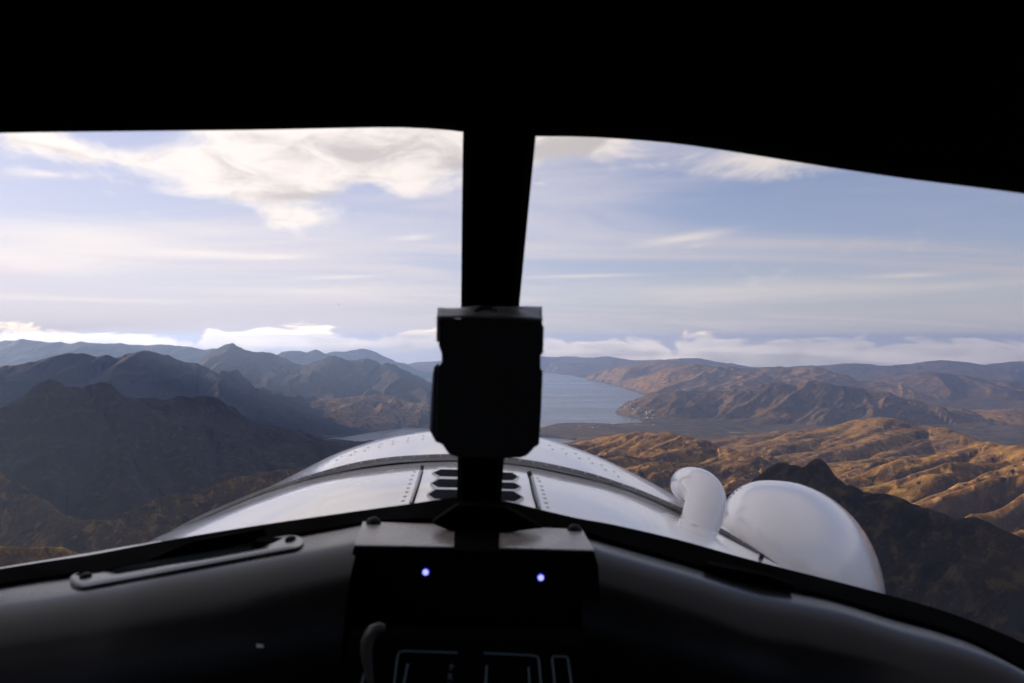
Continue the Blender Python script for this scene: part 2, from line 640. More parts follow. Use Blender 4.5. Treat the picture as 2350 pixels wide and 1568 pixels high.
# ------------------------------------------------------------------ the land: one height field cut into its mountains
SEA = -980.0

# every massif: name, label, crest points (column, row, metres ahead), width of near and far flank, foot level, power, gully wavelength, gully depth
C = lambda f, d, *pts: [f(*p) + (d,) for p in pts]
MASSIFS = [
    ('mountain', 'dark shaded near mountain with two blunt summits in front of the blue ranges', [
        (-420, 1010, 3300), (-160, 962, 3300), (0, 937, 3350), (60, 906, 3400), (112, 880, 3450), (150, 888, 3450), (195, 906, 3500), (238, 888, 3550),
        (300, 907, 3600), (375, 903, 3750), (450, 912, 3900), (540, 950, 4150), (620, 985, 4400), (690, 1014, 4650), (750, 1050, 4800)],
     2100, 1700, -940, 1.15, 260, 0.10),
    ('mountain', 'long blue hazy mountain behind the dark near ridge', [
        (-300, 870, 7600), (-100, 850, 7700), (0, 838, 7800), (100, 816, 7900), (150, 808, 8000), (230, 813, 8000), (262, 822, 8000), (300, 811, 8000),
        (332, 803, 8000), (372, 806, 8000), (425, 826, 7900), (480, 856, 7600), (530, 885, 7200), (580, 925, 6800)],
     2600, 2400, -900, 1.2, 420, 0.12),
    ('mountain', 'farthest pale blue range under the white cloud strip', [
        (-500, 800, 14000), (-250, 788, 14000), (-100, 790, 14000), (0, 783, 14000), (60, 779, 14000), (115, 778, 14000), (145, 786, 14000), (200, 783, 14000), (255, 784, 14200),
        (330, 791, 14500), (400, 790, 14500), (415, 787, 14500), (465, 797, 14500), (520, 800, 14500)],
     3500, 4000, -900, 1.15, 600, 0.14),
    ('mountain', 'pointed hazy peak with a sunlit shoulder behind the lake mountain', [
        (400, 850, 10300), (440, 826, 10600), (480, 812, 10800), (505, 800, 11000), (532, 790, 11000), (560, 797, 11000), (600, 806, 11000), (640, 816, 11000), (700, 838, 10800)],
     2600, 2400, -920, 1.15, 450, 0.14),
    ('mountain', 'small far double hump in front of the cloud strip', [
        (630, 826, 15000), (655, 808, 15000), (690, 804, 15200), (705, 806, 15200), (722, 803, 15200), (735, 812, 15000), (755, 830, 15000)],
     1900, 2400, -940, 1.2, 500, 0.12),
    ('mountain', 'smooth far blue headland by the open sea', [
        (725, 824, 18500), (760, 810, 18500), (800, 806, 18800), (832, 802, 19000), (850, 805, 19000), (870, 815, 18800), (890, 833, 18500)],
     2300, 2400, -960, 1.2, 600, 0.08),
    ('mountain', 'large jagged blue mountain above the narrow lake', [
        (525, 925, 9200), (540, 908, 9600), (600, 878, 9900), (652, 848, 10200), (690, 842, 10300), (715, 832, 10500), (756, 819, 10600), (785, 829, 10600), (815, 836, 10500),
        (839, 824, 10600), (860, 834, 10600), (886, 834, 10600), (915, 826, 10700), (946, 814, 10800), (962, 824, 10900), (985, 846, 11000), (1040, 868, 11200), (1100, 900, 11400)],
     3100, 2600, -960, 1.12, 420, 0.16),
    ('hill', 'sunlit knobbly foothill ridge above the narrow lake shore', [
        (569, 958, 8500), (610, 945, 8500), (652, 934, 8550), (700, 924, 8600), (751, 914, 8700), (790, 914, 8800), (840, 908, 8900), (891, 904, 9000), (930, 920, 9000)],
     1500, 900, -970, 1.1, 260, 0.20),
    ('mountain', 'blue coast mountains running into the far end of the bay', [(1060, 815, 23520), (1150, 812, 23520), (1241, 816, 23520), (1270, 818, 23520), (1306, 817, 23520), (1345, 822, 23100), (1390, 818, 22680), (1450, 826, 21840), (1520, 824, 21000), (1600, 822, 21000)],
     3200, 3000, -970, 1.0, 900, 0.12),
    ('mountain', 'brown ridge sloping left into the wide bay', [(1350, 866, 17600), (1380, 858, 17424), (1409, 849, 17248), (1462, 837, 17072), (1510, 828, 16896), (1558, 830, 16720), (1620, 838, 16720)],
     2900, 2500, -970, 1.05, 600, 0.13),
    ('mountain', 'brown peak with a dark flank touching the cloud', [(1450, 900, 13156), (1498, 879, 13340), (1546, 853, 13616), (1580, 839, 13800), (1604, 833, 13800), (1635, 840, 13800), (1678, 841, 13800), (1730, 845, 13800), (1786, 843, 13800), (1830, 842, 13800), (1863, 840, 13616), (1900, 857, 13340), (1969, 889, 12696)],
     3000, 2500, -960, 1.08, 500, 0.14),
    ('mountain', 'broad brown mountain with dark ravines beyond the village', [(1425, 956, 9442), (1438, 948, 9530), (1493, 921, 9681), (1534, 901, 9744), (1582, 896, 9801), (1654, 898, 9736), (1702, 891, 9693), (1786, 876, 9617), (1797, 877, 9607), (1835, 884, 9573), (1869, 874, 9542), (1923, 886, 9494), (1998, 892, 9326), (2056, 909, 9074), (2113, 926, 8823), (2200, 955, 8545)],
     1500, 1900, -960, 0.85, 330, 0.24),
    ('mountain', 'grey ridge partly swallowed by cloud', [
        (2000, 900, 12500), (2015, 895, 12600), (2084, 874, 13000), (2115, 858, 13400), (2136, 850, 13500), (2171, 857, 13500), (2240, 876, 13000), (2315, 874, 12800), (2380, 877, 12800), (2600, 880, 12800)],
     2300, 2300, -950, 1.05, 480, 0.13),
    ('mountain', 'flat blue mountain wall under the cloud', [(1830, 840, 18700), (1900, 838, 18700), (1960, 832, 18700), (2030, 840, 18700), (2100, 835, 18700), (2180, 826, 18700), (2260, 837, 18700), (2340, 828, 18700), (2450, 835, 18700), (2650, 830, 18700)],
     3500, 3000, -960, 1.0, 800, 0.10),
    ('hill', 'low russet foothill at the edge of the scrub plain', [
        (2150, 985, 8400), (2230, 962, 8600), (2300, 945, 8800), (2360, 938, 8900), (2550, 930, 9000)],
     1300, 1300, -960, 1.1, 400, 0.12),
    ('hill', 'golden rounded hill scored by dark slanting gullies', [(1240, 1032, 5142), (1299, 1022, 4941), (1354, 1011, 4748), (1390, 998, 4637), (1438, 992, 4505), (1486, 989, 4373), (1558, 996, 4251), (1606, 1006, 4169), (1642, 1020, 4108), (1678, 1032, 3997), (1726, 1044, 3865), (1774, 1068, 3734), (1850, 1100, 3505)],
     1500, 1100, -930, 1.05, 200, 0.26),
    ('hill', 'broad golden dome hill behind the dark near spur', [(1660, 1050, 6112), (1702, 1037, 6044), (1739, 1033, 5935), (1782, 1024, 5816), (1854, 998, 5601), (1894, 978, 5537), (1940, 972, 5464), (1984, 961, 5393), (2021, 958, 5334), (2056, 966, 5278), (2127, 978, 5164), (2185, 990, 4972), (2243, 1010, 4779), (2330, 1030, 4540)],
     1900, 1500, -930, 1.1, 300, 0.14),
    ('hill', 'bright golden hillside combed with parallel ravines', [(2010, 1110, 3788), (2090, 1072, 3692), (2173, 1036, 3642), (2230, 1022, 3524), (2286, 1016, 3406), (2350, 1024, 3280), (2450, 1020, 3060), (2650, 1010, 2720)],
     1500, 1300, -840, 0.95, 230, 0.27),
    ('ridge', 'dark shaded near spur behind the white pod', [
        (1640, 1170, 1950), (1739, 1097, 1850), (1768, 1080, 1800), (1799, 1054, 1750), (1822, 1062, 1720), (1854, 1072, 1700), (1883, 1064, 1660), (1912, 1080, 1620),
        (1946, 1105, 1580), (1998, 1120, 1540), (2084, 1143, 1480), (2171, 1172, 1420), (2243, 1189, 1380), (2350, 1222, 1320), (2550, 1290, 1250)],
     900, 700, -840, 1.0, 150, 0.13),
    ('hill', 'low dun knoll catching sun beside the cowling', [
        (430, 1135, 2700), (480, 1118, 2700), (540, 1093, 2750), (600, 1082, 2800), (660, 1074, 2850), (710, 1078, 2900), (780, 1100, 2900)],
     520, 480, -780, 1.2, 160, 0.15),
    ('hill', 'brown rolling hill below the dark mountain', [
        (-260, 1010, 2300), (-120, 1040, 2250), (0, 1085, 2200), (70, 1130, 2150), (150, 1180, 2050), (240, 1195, 2000), (340, 1225, 1950)],
     750, 620, -770, 1.15, 180, 0.12),
    ('hill', 'dun grassy slope nearest the lower corner of the windscreen', [
        (-250, 1235, 1350), (-100, 1250, 1380), (40, 1258, 1400), (130, 1252, 1450), (190, 1268, 1480), (300, 1300, 1500)],
     420, 380, -700, 1.2, 130, 0.12),
    ('hill', 'tawny low hill in the valley mouth beneath the dark mountain', [
        (255, 1200, 2350), (300, 1172, 2400), (360, 1145, 2450), (420, 1132, 2500), (470, 1136, 2500), (520, 1160, 2450)],
     420, 420, -770, 1.2, 150, 0.12),
]

# shoreline polygons of open water, as picture points on the sea surface
BAY = [(1330, 866), (1352, 872), (1390, 880), (1431, 891), (1448, 900), (1478, 906), (1480, 912), (1425, 932), (1411, 944), (1418, 952), (1440, 960), (1474, 966), (1472, 974),
       (1400, 976), (1330, 974), (1285, 976), (1230, 984), (1180, 990), (1120, 984), (1060, 978), (1020, 974), (960, 979), (938, 981), (860, 992), (790, 1003), (694, 1010), (700, 1020), (745, 1032), (800, 1028),
       (850, 1020), (905, 1026), (1010, 1040), (1130, 1042), (1230, 1030), (1300, 1020), (1335, 1010), (1290, 1006), (1262, 1000), (1240, 1006), (1180, 1000), (1110, 990), (1100, 985), (1150, 993), (1200, 992), (1110, 940), (1080, 900), (1060, 870), (1080, 862), (1240, 852)]
BAY_MAIN = [(1330, 866), (1352, 872), (1390, 880), (1431, 891), (1448, 900), (1478, 906), (1480, 912), (1425, 932), (1411, 944), (1418, 952), (1440, 960), (1474, 966), (1472, 974),
            (1400, 976), (1330, 973), (1285, 975), (1240, 985), (1180, 992), (1110, 975), (1050, 940), (1040, 900), (1050, 866), (1120, 855), (1240, 852)]
LAKE = [(694, 1011), (790, 1003), (860, 992), (938, 981), (980, 983), (1020, 990), (1100, 1000), (1180, 1005), (1240, 1004), (1290, 1008), (1335, 1011), (1300, 1021), (1230, 1032), (1130, 1044),
        (1010, 1042), (905, 1027), (850, 1021), (800, 1029), (745, 1032), (702, 1019)]
FAR_SEA = [(880, 833), (890, 838), (915, 832), (960, 826), (1000, 848), (1010, 838), (1060, 838), (1120, 826), (1120, 816), (875, 816)]


def sea_pt(px, py):
    d = F * (-SEA) / (py - HZ)
    return ((px - 1175) / F * d, d)


def poly_sd(poly, X, Y):
    """signed distance to a polygon, negative inside"""
    best = np.full(X.shape, 1e12)
    inside = np.zeros(X.shape, bool)
    n = len(poly)
    for i in range(n):
        x0, y0 = poly[i]
        x1, y1 = poly[(i + 1) % n]
        dx, dy = x1 - x0, y1 - y0
        tt = np.clip(((X - x0) * dx + (Y - y0) * dy) / (dx * dx + dy * dy), 0, 1)
        d2 = (X - x0 - tt * dx) ** 2 + (Y - y0 - tt * dy) ** 2
        best = np.minimum(best, d2)
        if y0 != y1:
            c = ((y0 > Y) != (y1 > Y)) & (X < dx * (Y - y0) / dy + x0)
            inside ^= c
    return np.where(inside, -1, 1) * np.sqrt(best)


def densify(pts, n):
    return np.array(crom(pts, n))


def height(X, Y):
    D = np.hypot(X, Y)
    wx = fbm(X + 900, Y, 900.0, 4) * 130
    wy = fbm(X, Y + 700, 900.0, 4) * 130
    # valley floors
    near = np.clip((4600 - D) / 2200, 0, 1)
    near = near * near * (3 - 2 * near)
    right = np.clip((X + 300) / 1200, 0, 1)
    floor = SEA + 14 + 16 * (fbm(X, Y, 1500.0, 5) + 0.6)
    floor = floor + near * ((1 - right) * 230 + right * 110) + near * 35 * fbm(X, Y, 500.0, 5)
    H = floor
    ID = np.zeros(X.shape, int)
    for k, (nm, lb, pts, wf, wb, foot, pw, gw, ga) in enumerate(MASSIFS):
        cr = [tuple(P(a, b, c)) for a, b, c in pts]
        cr = np.array(crom(cr, max(24, len(cr) * 3)))
        best = np.full(X.shape, 1e12)
        zr = np.zeros(X.shape)
        ss = np.zeros(X.shape)
        side = np.zeros(X.shape)
        R_ = max(wf, wb) * 1.3
        m = (X > cr[:, 0].min() - R_) & (X < cr[:, 0].max() + R_) & (Y > cr[:, 1].min() - R_) & (Y < cr[:, 1].max() + R_)
        if not m.any():
            continue
        if cr[:, 1].mean() > 7000:
            gw, ga = gw * 1.6, min(ga * 1.9, 0.32)
        else:
            ga = ga * 1.35
        x, y = X[m] + wx[m] * 0.3 * min(1, gw / 400), Y[m] + wy[m] * 0.3 * min(1, gw / 400)
        b, z, s, sd = best[m], zr[m], ss[m], side[m]
        slope = (cr[:, 2].max() - foot) / (0.5 * (wf + wb))
        b = np.full(x.shape, -1e12)
        r = np.zeros(x.shape)
        for i in range(len(cr) - 1):
            p, q = cr[i], cr[i + 1]
            dx, dy = q[0] - p[0], q[1] - p[1]
            L2 = dx * dx + dy * dy
            tt = np.clip(((x - p[0]) * dx + (y - p[1]) * dy) / L2, 0, 1)
            d1 = np.sqrt((x - p[0] - tt * dx) ** 2 + (y - p[1] - tt * dy) ** 2)
            zi = p[2] + tt * (q[2] - p[2])
            sc = zi - d1 * slope
            u = sc > b
            b = np.where(u, sc, b)
            z = np.where(u, zi, z)
            r = np.where(u, d1, r)
            sd = np.where(u, (dx * (y - p[1]) - dy * (x - p[0])) / (math.sqrt(L2) * (d1 + 1.0)), sd)
        ch = cr[-1, :2] - cr[0, :2]
        ch = ch / np.linalg.norm(ch)
        s = x * ch[0] + y * ch[1]
        k_ = np.clip(0.5 + 0.5 * sd, 0, 1)
        wd = (wf + (wb - wf) * k_ * k_ * (3 - 2 * k_)) * np.clip((z - foot) / (cr[:, 2].max() - foot), 0.12, 1) ** 0.8
        tt = r / wd
        te = np.sqrt(tt * tt + 0.0003) - 0.017
        # gullies that run down from the crest, wandering
        close = cr[:, 1].mean() < 7000
        lean = s + (0.35 if close else 0.5) * r + (0.22 if close else 0.35) * wx[m]
        g = ridged(lean, r * (0.14 if close else 0.32) + wy[m] * 0.3, gw * (1.0 if close else 1), 3 if close else 4, 0.42 if close else 0.5)
        if close:
            g = 2.0 - g
        g2 = ridged(x, y, gw * 2.6, 4 if close else 6, 0.40 if close else 0.45)
        f = np.clip(1 - te, 0, 1) ** (1.0 / pw if pw < 1 else pw)
        f = np.where(te > 0.75, f, f)
        amp = ga * np.clip(te * 3.2, 0.20, 1) * np.clip((1.15 - te) * 2.0, 0, 1)
        hgt = (z - foot)
        h = foot + hgt * f + hgt * amp * ((0.80 if close else 0.55) * (g - 1.1) + (0.30 if close else 0.60) * (g2 - 1.1)) - hgt * 0.06 * np.clip(te * 6, 0, 1)
        h = h + hgt * (0.055 if close and nm == 'mountain' else 0.012 if close else 0.06) * np.exp(-te * 4.0) * (ridged(x, y, max(gw * 1.2, 320.0), 4, 0.5) - 1.0)
        h = np.where(te > 1.0, foot - (te - 1.0) * wd * 0.6, h)
        Hm = H[m]
        kk = 14.0
        dlt = np.clip(0.5 + 0.5 * (h - Hm) / kk, 0, 1)
        Hn = Hm + (h - Hm) * dlt + kk * dlt * (1 - dlt) * 0.5
        idm = ID[m]
        idm = np.where(h > Hm, k + 1, idm)
        H[m] = Hn
        ID[m] = idm
    # fine relief everywhere
    H = H + np.clip((H - SEA) / 250, 0.05, 1) * (5.0 * fbm(X, Y, 190.0, 6, 0.52) * np.clip(D / 4500, 0.4, 2.5))
    # coasts
    for poly in (BAY_MAIN, LAKE, FAR_SEA):
        q = [sea_pt(*p) for p in poly]
        wob = fbm(X, Y, 420.0, 5, 0.55)
        sd = poly_sd(q, X, Y) + wob * np.clip(D * 0.007, 10, 130)
        cap = np.where(sd > 0, SEA + 1.0 + sd * 0.62, SEA + np.clip(sd * 0.3, -35, 0) - 1.0)
        H = np.minimum(H, cap)
    # a dry sand spit in the bay
    return H, ID


def build_land():
    fr = np.linspace(-35.5, 35.5, 930)
    az = np.radians(np.concatenate([np.linspace(-66, -35.6, 70), fr, np.linspace(35.6, 50, 40)]))
    rr = np.exp(np.linspace(math.log(1000.0), math.log(25800.0), 700))
    A, D = np.meshgrid(az, rr)
    X, Y = D * np.sin(A), D * np.cos(A)
    H, ID = height(X, Y)
    ny, nx = X.shape
    co = np.stack([X, Y, H], -1).reshape(-1, 3)
    idx = np.arange(ny * nx).reshape(ny, nx)
    q = np.stack([idx[:-1, :-1], idx[:-1, 1:], idx[1:, 1:], idx[1:, :-1]], -1).reshape(-1, 4)
    fid = ID[:-1, :-1].reshape(-1)
    # whole-field normals so the cut leaves no seam
    gx = np.stack(np.gradient(co.reshape(ny, nx, 3), axis=1), 0).reshape(ny, nx, 3)
    gy = np.stack(np.gradient(co.reshape(ny, nx, 3), axis=0), 0).reshape(ny, nx, 3)
    N = np.cross(gx, gy)
    N /= np.linalg.norm(N, axis=-1, keepdims=True) + 1e-12
    N = N.reshape(-1, 3)
    # faces far under water are left out
    keep = co[q][:, :, 2].max(1) > SEA - 20
    q, fid = q[keep], fid[keep]
    for k in range(len(MASSIFS) + 1):
        fq = q[fid == k]
        if len(fq) == 0:
            continue
        used, inv = np.unique(fq, return_inverse=True)
        inv = inv.reshape(-1, 4)
        nm, lb = ('terrain', 'scrubby valley floor and low ground between the hills') if k == 0 else MASSIFS[k - 1][:2]
        cls = co[used][:, 1].min()
        me = bpy.data.meshes.new(nm)
        me.vertices.add(len(used))
        me.vertices.foreach_set('co', co[used].astype(np.float32).ravel())
        me.loops.add(inv.size)
        me.loops.foreach_set('vertex_index', inv.astype(np.int32).ravel())
        me.polygons.add(len(inv))
        me.polygons.foreach_set('loop_start', np.arange(0, inv.size, 4, dtype=np.int32))
        me.polygons.foreach_set('use_smooth', np.ones(len(inv), bool))
        me.update(calc_edges=True)
        me.normals_split_custom_set_from_vertices(N[used].tolist())
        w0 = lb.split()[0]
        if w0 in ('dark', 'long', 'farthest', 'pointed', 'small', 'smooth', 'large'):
            cover = 'shade_scrub'  # spur's own scrub; on the port ranges it stands in for shade
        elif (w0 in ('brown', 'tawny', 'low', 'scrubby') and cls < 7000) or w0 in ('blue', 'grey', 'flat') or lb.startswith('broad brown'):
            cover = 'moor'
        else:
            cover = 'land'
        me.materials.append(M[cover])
        o = bpy.data.objects.new(nm, me)
        COL.objects.link(o)
        tag(o, lb, kind='structure')


build_land()
sea = mesh_obj('sea', [(-45000, -2000, SEA), (45000, -2000, SEA), (45000, 25900, SEA), (-45000, 25900, SEA)], [(0, 1, 2, 3)], M['sea'])
tag(sea, 'calm grey blue water of the bay, the lake and the sea beyond', kind='structure')


# ------------------------------------------------------------------ the village on the shore
def house_mesh(name, w_, l_, h_, rf, wall, roof_m):
    a, b = w_ / 2, l_ / 2
    v = [(-a, -b, -6), (a, -b, -6), (a, b, -6), (-a, b, -6), (-a, -b, h_), (a, -b, h_), (a, b, h_), (-a, b, h_), (0, -b, h_ + rf), (0, b, h_ + rf)]
    f = [(0, 1, 5, 8, 4), (2, 3, 7, 9, 6), (1, 2, 6, 5), (3, 0, 4, 7), (5, 6, 9, 8), (7, 4, 8, 9)]
    me = bpy.data.meshes.new(name)
    me.from_pydata(v, [], f)
    me.materials.append(wall)
    me.materials.append(roof_m)
    for k in (4, 5):
        me.polygons[k].material_index = 1
    return me


def build_village():
    wm = [plain('house_wall_white', (0.42, 0.41, 0.39), 0.7), plain('house_wall_grey', (0.24, 0.23, 0.21), 0.7)]
    rm = [plain('house_roof_pale', (0.28, 0.285, 0.29), 0.5), plain('house_roof_brown', (0.12, 0.07, 0.05), 0.7)]
    kinds = [house_mesh('house', 10, 15, 5, 3.5, wm[0], rm[0]), house_mesh('house', 9, 13, 5, 3, wm[0], rm[1]), house_mesh('house', 11, 16, 5, 3, wm[1], rm[0])]
    hall = house_mesh('hangar', 18, 32, 7, 4, wm[0], rm[0])
    rnd = random.Random(3)
    pts = []
    for k in range(64):
        u = rnd.random()
        px = 1417 + u * 84 + rnd.uniform(-2, 2)
        py = 945.5 + (u ** 0.8) * 17.5 - abs(rnd.gauss(0, 2.2)) + 1.5
        pts.append((px, py, rnd.randrange(3)))
    for px, py in ((1352, 988), (1362, 989.5), (1395, 981), (1405, 979), (1372, 986), (1440, 977), (1462, 979), (1500, 981), (1330, 985)):
        pts.append((px, py, rnd.randrange(3)))
    big = [(1412, 977.5), (1360, 990), (1448, 963.5), (1466, 963.8), (1485, 964.2), (1497, 964.8)]
    loc = [sea_pt(a, b) for a, b, c in pts] + [sea_pt(*p) for p in big]
    X = np.array([[p[0] for p in loc]])
    Y = np.array([[p[1] for p in loc]])
    Z, _ = height(X, Y)
    for i, (x, y) in enumerate(loc):
        z = max(float(Z[0, i]), SEA + 3)
        if i < len(pts):
            o = bpy.data.objects.new('house', kinds[pts[i][2]])
            strip = i >= 64
            tag(o, 'tiny pale house among the scrub on the low spit' if strip else 'tiny pale village house on the shore at the foot of the brown mountain', 'house',
                'houses on the spit' if strip else 'village houses on the shore')
        else:
            o = bpy.data.objects.new('hangar', hall)
            sp = big[i - len(pts)][1] > 970
            tag(o, 'white shed on the low spit, larger than the houses' if sp else 'long white roofed building in the row behind the village beach', 'building', 'sheds on the spit' if sp else 'long buildings of the village')
        o.location = (x, y, z)
        o.rotation_euler = (0, 0, rnd.uniform(0, 3.1))
        COL.objects.link(o)


build_village()


# ------------------------------------------------------------------ haze
def haze_mat():
    m = bpy.data.materials.new('haze_air')
    m.use_nodes = True
    n, l = m.node_tree.nodes, m.node_tree.links
    n.clear()
    out = n.new('ShaderNodeOutputMaterial')
    v = n.new('ShaderNodeVolumePrincipled')
    v.inputs['Color'].default_value = (0.42, 0.60, 1.0, 1)
    v.inputs['Density'].default_value = 3.8e-5
    v.inputs['Anisotropy'].default_value = 0.65
    l.new(v.outputs[0], out.inputs['Volume'])
    return m


def box_mesh(name, lo, hi, mat, parent=None):
    v = [(x, y, z) for z in (lo[2], hi[2]) for y in (lo[1], hi[1]) for x in (lo[0], hi[0])]
    f = [(0, 2, 3, 1), (4, 5, 7, 6), (0, 1, 5, 4), (2, 6, 7, 3), (0, 4, 6, 2), (1, 3, 7, 5)]
    return mesh_obj(name, v, f, mat, parent)


hz = box_mesh('haze', (-46000, -3000, -1030), (46000, 26200, 120), haze_mat())
tag(hz, 'thin blue air haze over the whole landscape', kind='stuff')


# ------------------------------------------------------------------ clouds of vapour
def cloud_bank(name, label, x0, x1, y0, y1, base, thick, dens, wl, seed, edge=0.25, cover=0.0, nx=220, ny=60, group=None):
    xs, ys = np.linspace(x0, x1, nx), np.linspace(y0, y1, ny)
    X, Y = np.meshgrid(xs, ys)
    u = (X - x0) / (x1 - x0)
    v = (Y - y0) / (y1 - y0)
    fade = np.clip(np.minimum(u, 1 - u) / edge, 0, 1) * np.clip(np.minimum(v, 1 - v) / 0.3, 0, 1)
    fade = fade * np.clip((-X - 0.74 * Y) / 350.0, 0, 1)  # cut back so the cloud stays out of view
    for hx, hy, hw in ((-4580, 3360, 260.0),):              # gaps that let sun through to the lower slopes
        al = ((X - hx) * SUN_DIR.x + (Y - hy) * SUN_DIR.y) / 1500.0
        ac = ((X - hx) * -SUN_DIR.y + (Y - hy) * SUN_DIR.x) / hw
        fade = fade * np.clip((np.hypot(al, ac) - 1.0) / 0.5, 0, 1)
    n = fbm(X + seed * 3777, Y + seed * 911, wl, 6, 0.52)
    T = (0.55 + 0.75 * n + cover) * fade - 0.12
    T = np.clip(T, 0, None) * thick
    low = fbm(X + seed * 55, Y - seed * 78, wl * 0.6, 5, 0.5)
    top = base + T * (1 + 0.15 * low)
    bot = base - T * (0.30 + 0.12 * low)
    on = T > 0.5
    cell = on[:-1, :-1] | on[1:, :-1] | on[:-1, 1:] | on[1:, 1:]
    idx = np.arange(nx * ny).reshape(ny, nx)
    q = np.stack([idx[:-1, :-1], idx[:-1, 1:], idx[1:, 1:], idx[1:, :-1]], -1)[cell]
    vt = np.stack([X, Y, np.where(on, top, base)], -1).reshape(-1, 3)
    vb = np.stack([X, Y, np.where(on, bot, base)], -1).reshape(-1, 3)
    off = nx * ny
    same = ~on.ravel()
    qb = q[:, ::-1].copy() + 0
    mapb = np.where(same, np.arange(off), np.arange(off) + off)
    qb = mapb[qb]
    allv = np.concatenate([vt, vb])
    faces = np.concatenate([q, qb])
    used, inv = np.unique(faces, return_inverse=True)
    inv = inv.reshape(-1, 4)
    me = bpy.data.meshes.new(name)
    me.from_pydata(allv[used].tolist(), [], inv.tolist())
    me.materials.append(cloud_mat('cloud_vapour', dens))
    for p in me.polygons:
        p.use_smooth = True
    o = bpy.data.objects.new(name, me)
    COL.objects.link(o)
    return tag(o, label, kind='stuff', group=group)


def zc(py, d):
    return (HZ - py) / F * d


cloud_bank('shade_clouds', 'broad unseen cloud to port, placed to shade the aeroplane and near slopes', -12000, -900, -900, 9800, 640, 260, 0.02, 1700, 9, 0.10, 0.75, 130, 130)  # out of view, set towards the sun for the shade it casts


# ------------------------------------------------------------------ the aeroplane
plane = empty('airplane', (0, 0, -1.2))
tag(plane, 'white nosed aeroplane seen from its dark cockpit, with split windscreen and engine cowling ahead', 'airplane')


def adopt(o, parent):
    o.parent = parent
    o.matrix_parent_inverse = parent.matrix_world.inverted()
    return o


bpy.context.view_layer.update()
PLANE_INV = Matrix.Translation((0, 0, 1.2))


def part(name, verts, faces, mat, parent=None, smooth=False):
    o = mesh_obj(name, verts, faces, mat, None, smooth)
    if parent is None:
        o.parent = plane
        o.matrix_parent_inverse = PLANE_INV
    else:
        o.parent = parent           # parts sit at the plane's origin, so their children share their space
    return o


def rays(o):
    dg = bpy.context.evaluated_depsgraph_get()
    bm = bmesh.new()
    bm.from_mesh(o.data)
    b = BVHTree.FromBMesh(bm)
    bm.free()
    return b


def on(bvh, px, py, off=0.0):
    d = P(px, py, 1.0).normalized()
    loc, nor, i, dist = bvh.ray_cast(Vector((0, 0, 0)), d)
    if loc is None:
        return None, None
    if nor.dot(d) > 0:
        nor = -nor
    return loc + nor * off, nor


def dome(loc, nor, r, h, seg=10):
    """low round head lying on a surface"""
    q = nor.to_track_quat('Z', 'Y')
    v, f = [], []
    prof = [(r, -h), (r, 0.0), (r * 0.82, h * 0.55), (r * 0.45, h * 0.9)]
    for rr_, zz_ in prof:
        for k in range(seg):
            a = 2 * math.pi * k / seg
            v.append(loc + q @ Vector((rr_ * math.cos(a), rr_ * math.sin(a), zz_)))
    v.append(loc + q @ Vector((0, 0, h)))
    for i in range(len(prof) - 1):
        for k in range(seg):
            f.append((i * seg + k, i * seg + (k + 1) % seg, (i + 1) * seg + (k + 1) % seg, (i + 1) * seg + k))
    b = (len(prof) - 1) * seg
    for k in range(seg):
        f.append((b + k, b + (k + 1) % seg, len(v) - 1))
    return v, f


def slab_px(name, outline, depth, th, mat, parent=None, bev=0.0, seg=2):
    """a plate with a picture outline at a given distance and a real thickness towards the nose"""
    n = len(outline)
    dep = depth if callable(depth) else (lambda x, y: depth)
    a = [P(x, y, dep(x, y)) for x, y in outline]
    b = [p + Vector((0, th, 0)) for p in a]
    f = [tuple(range(n)), tuple(range(2 * n - 1, n - 1, -1))] + [(i, n + i, n + (i + 1) % n, (i + 1) % n) for i in range(n)]
    o = part(name, a + b, f, mat, parent)
    if bev:
        bevel(o, bev, seg)
    return o


# --- roof lining and header above the windscreen
HEADER = [(-900, 330), (-500, 308), (-200, 298), (0, 294), (300, 291), (600, 288), (800, 284), (900, 283), (980, 286), (1040, 291), (1075, 296),
          (1150, 302), (1240, 304), (1300, 304), (1400, 308), (1550, 320), (1700, 341), (1900, 373), (2100, 402), (2350, 433), (2600, 470), (3000, 540)]


def hd(px):
    return 0.78 - 0.14 * ((px - 1130) / 1200.0) ** 2 * (1 if abs(px - 1130) < 1400 else 1.0) if abs(px - 1130) < 1500 else 0.56


rows = []
hp = crom(HEADER, 70)
edge = [P(x, y, max(0.5, hd(x))) for x, y in hp]
for dy, dz in ((0.03, 0.02), (0.012, -0.001), (0.0, 0.0), (-0.015, 0.004), (-0.05, 0.05), (-0.16, 0.14), (-0.40, 0.24), (-0.9, 0.28), (-1.7, 0.28)):
    rows.append([Vector((p.x * (1 + 0.04 * (-dy)), p.y + dy, p.z + dz)) for p in edge])
v, f = loft(rows)
roof = part('roof_lining', v, f, M['lining'], smooth=True)
solidify(roof, 0.02, 1.0)

# --- the post between the two panes
PL = [(1063, 285), (1062, 330), (1060, 500), (1058, 707), (1054, 900), (1050, 1050), (1049, 1142), (1042, 1215), (1041, 1262)]
PR_ = [(1232, 290), (1228, 330), (1211, 500), (1192, 700), (1172, 900), (1157, 1050), (1150, 1148), (1145, 1220), (1144, 1265)]


def pd(py):
    return 0.775 + (py - 285) / 980.0 * 0.20


rows = []
for (xl, yl), (xr, yr) in zip(PL, PR_):
    d = pd((yl + yr) / 2)
    a, b = P(xl, yl, d), P(xr, yr, d)
    c = (b - a)
    dn = Vector((0, 0.028, 0.008))
    nr = Vector((0, -0.012, -0.004))
    rows.append([a, a + c * 0.12 + nr, b - c * 0.12 + nr, b, b - c * 0.06 + dn, a + c * 0.06 + dn])
v, f = loft(rows, True)
post = part('windscreen_post', v, f, M['frame'], smooth=False)

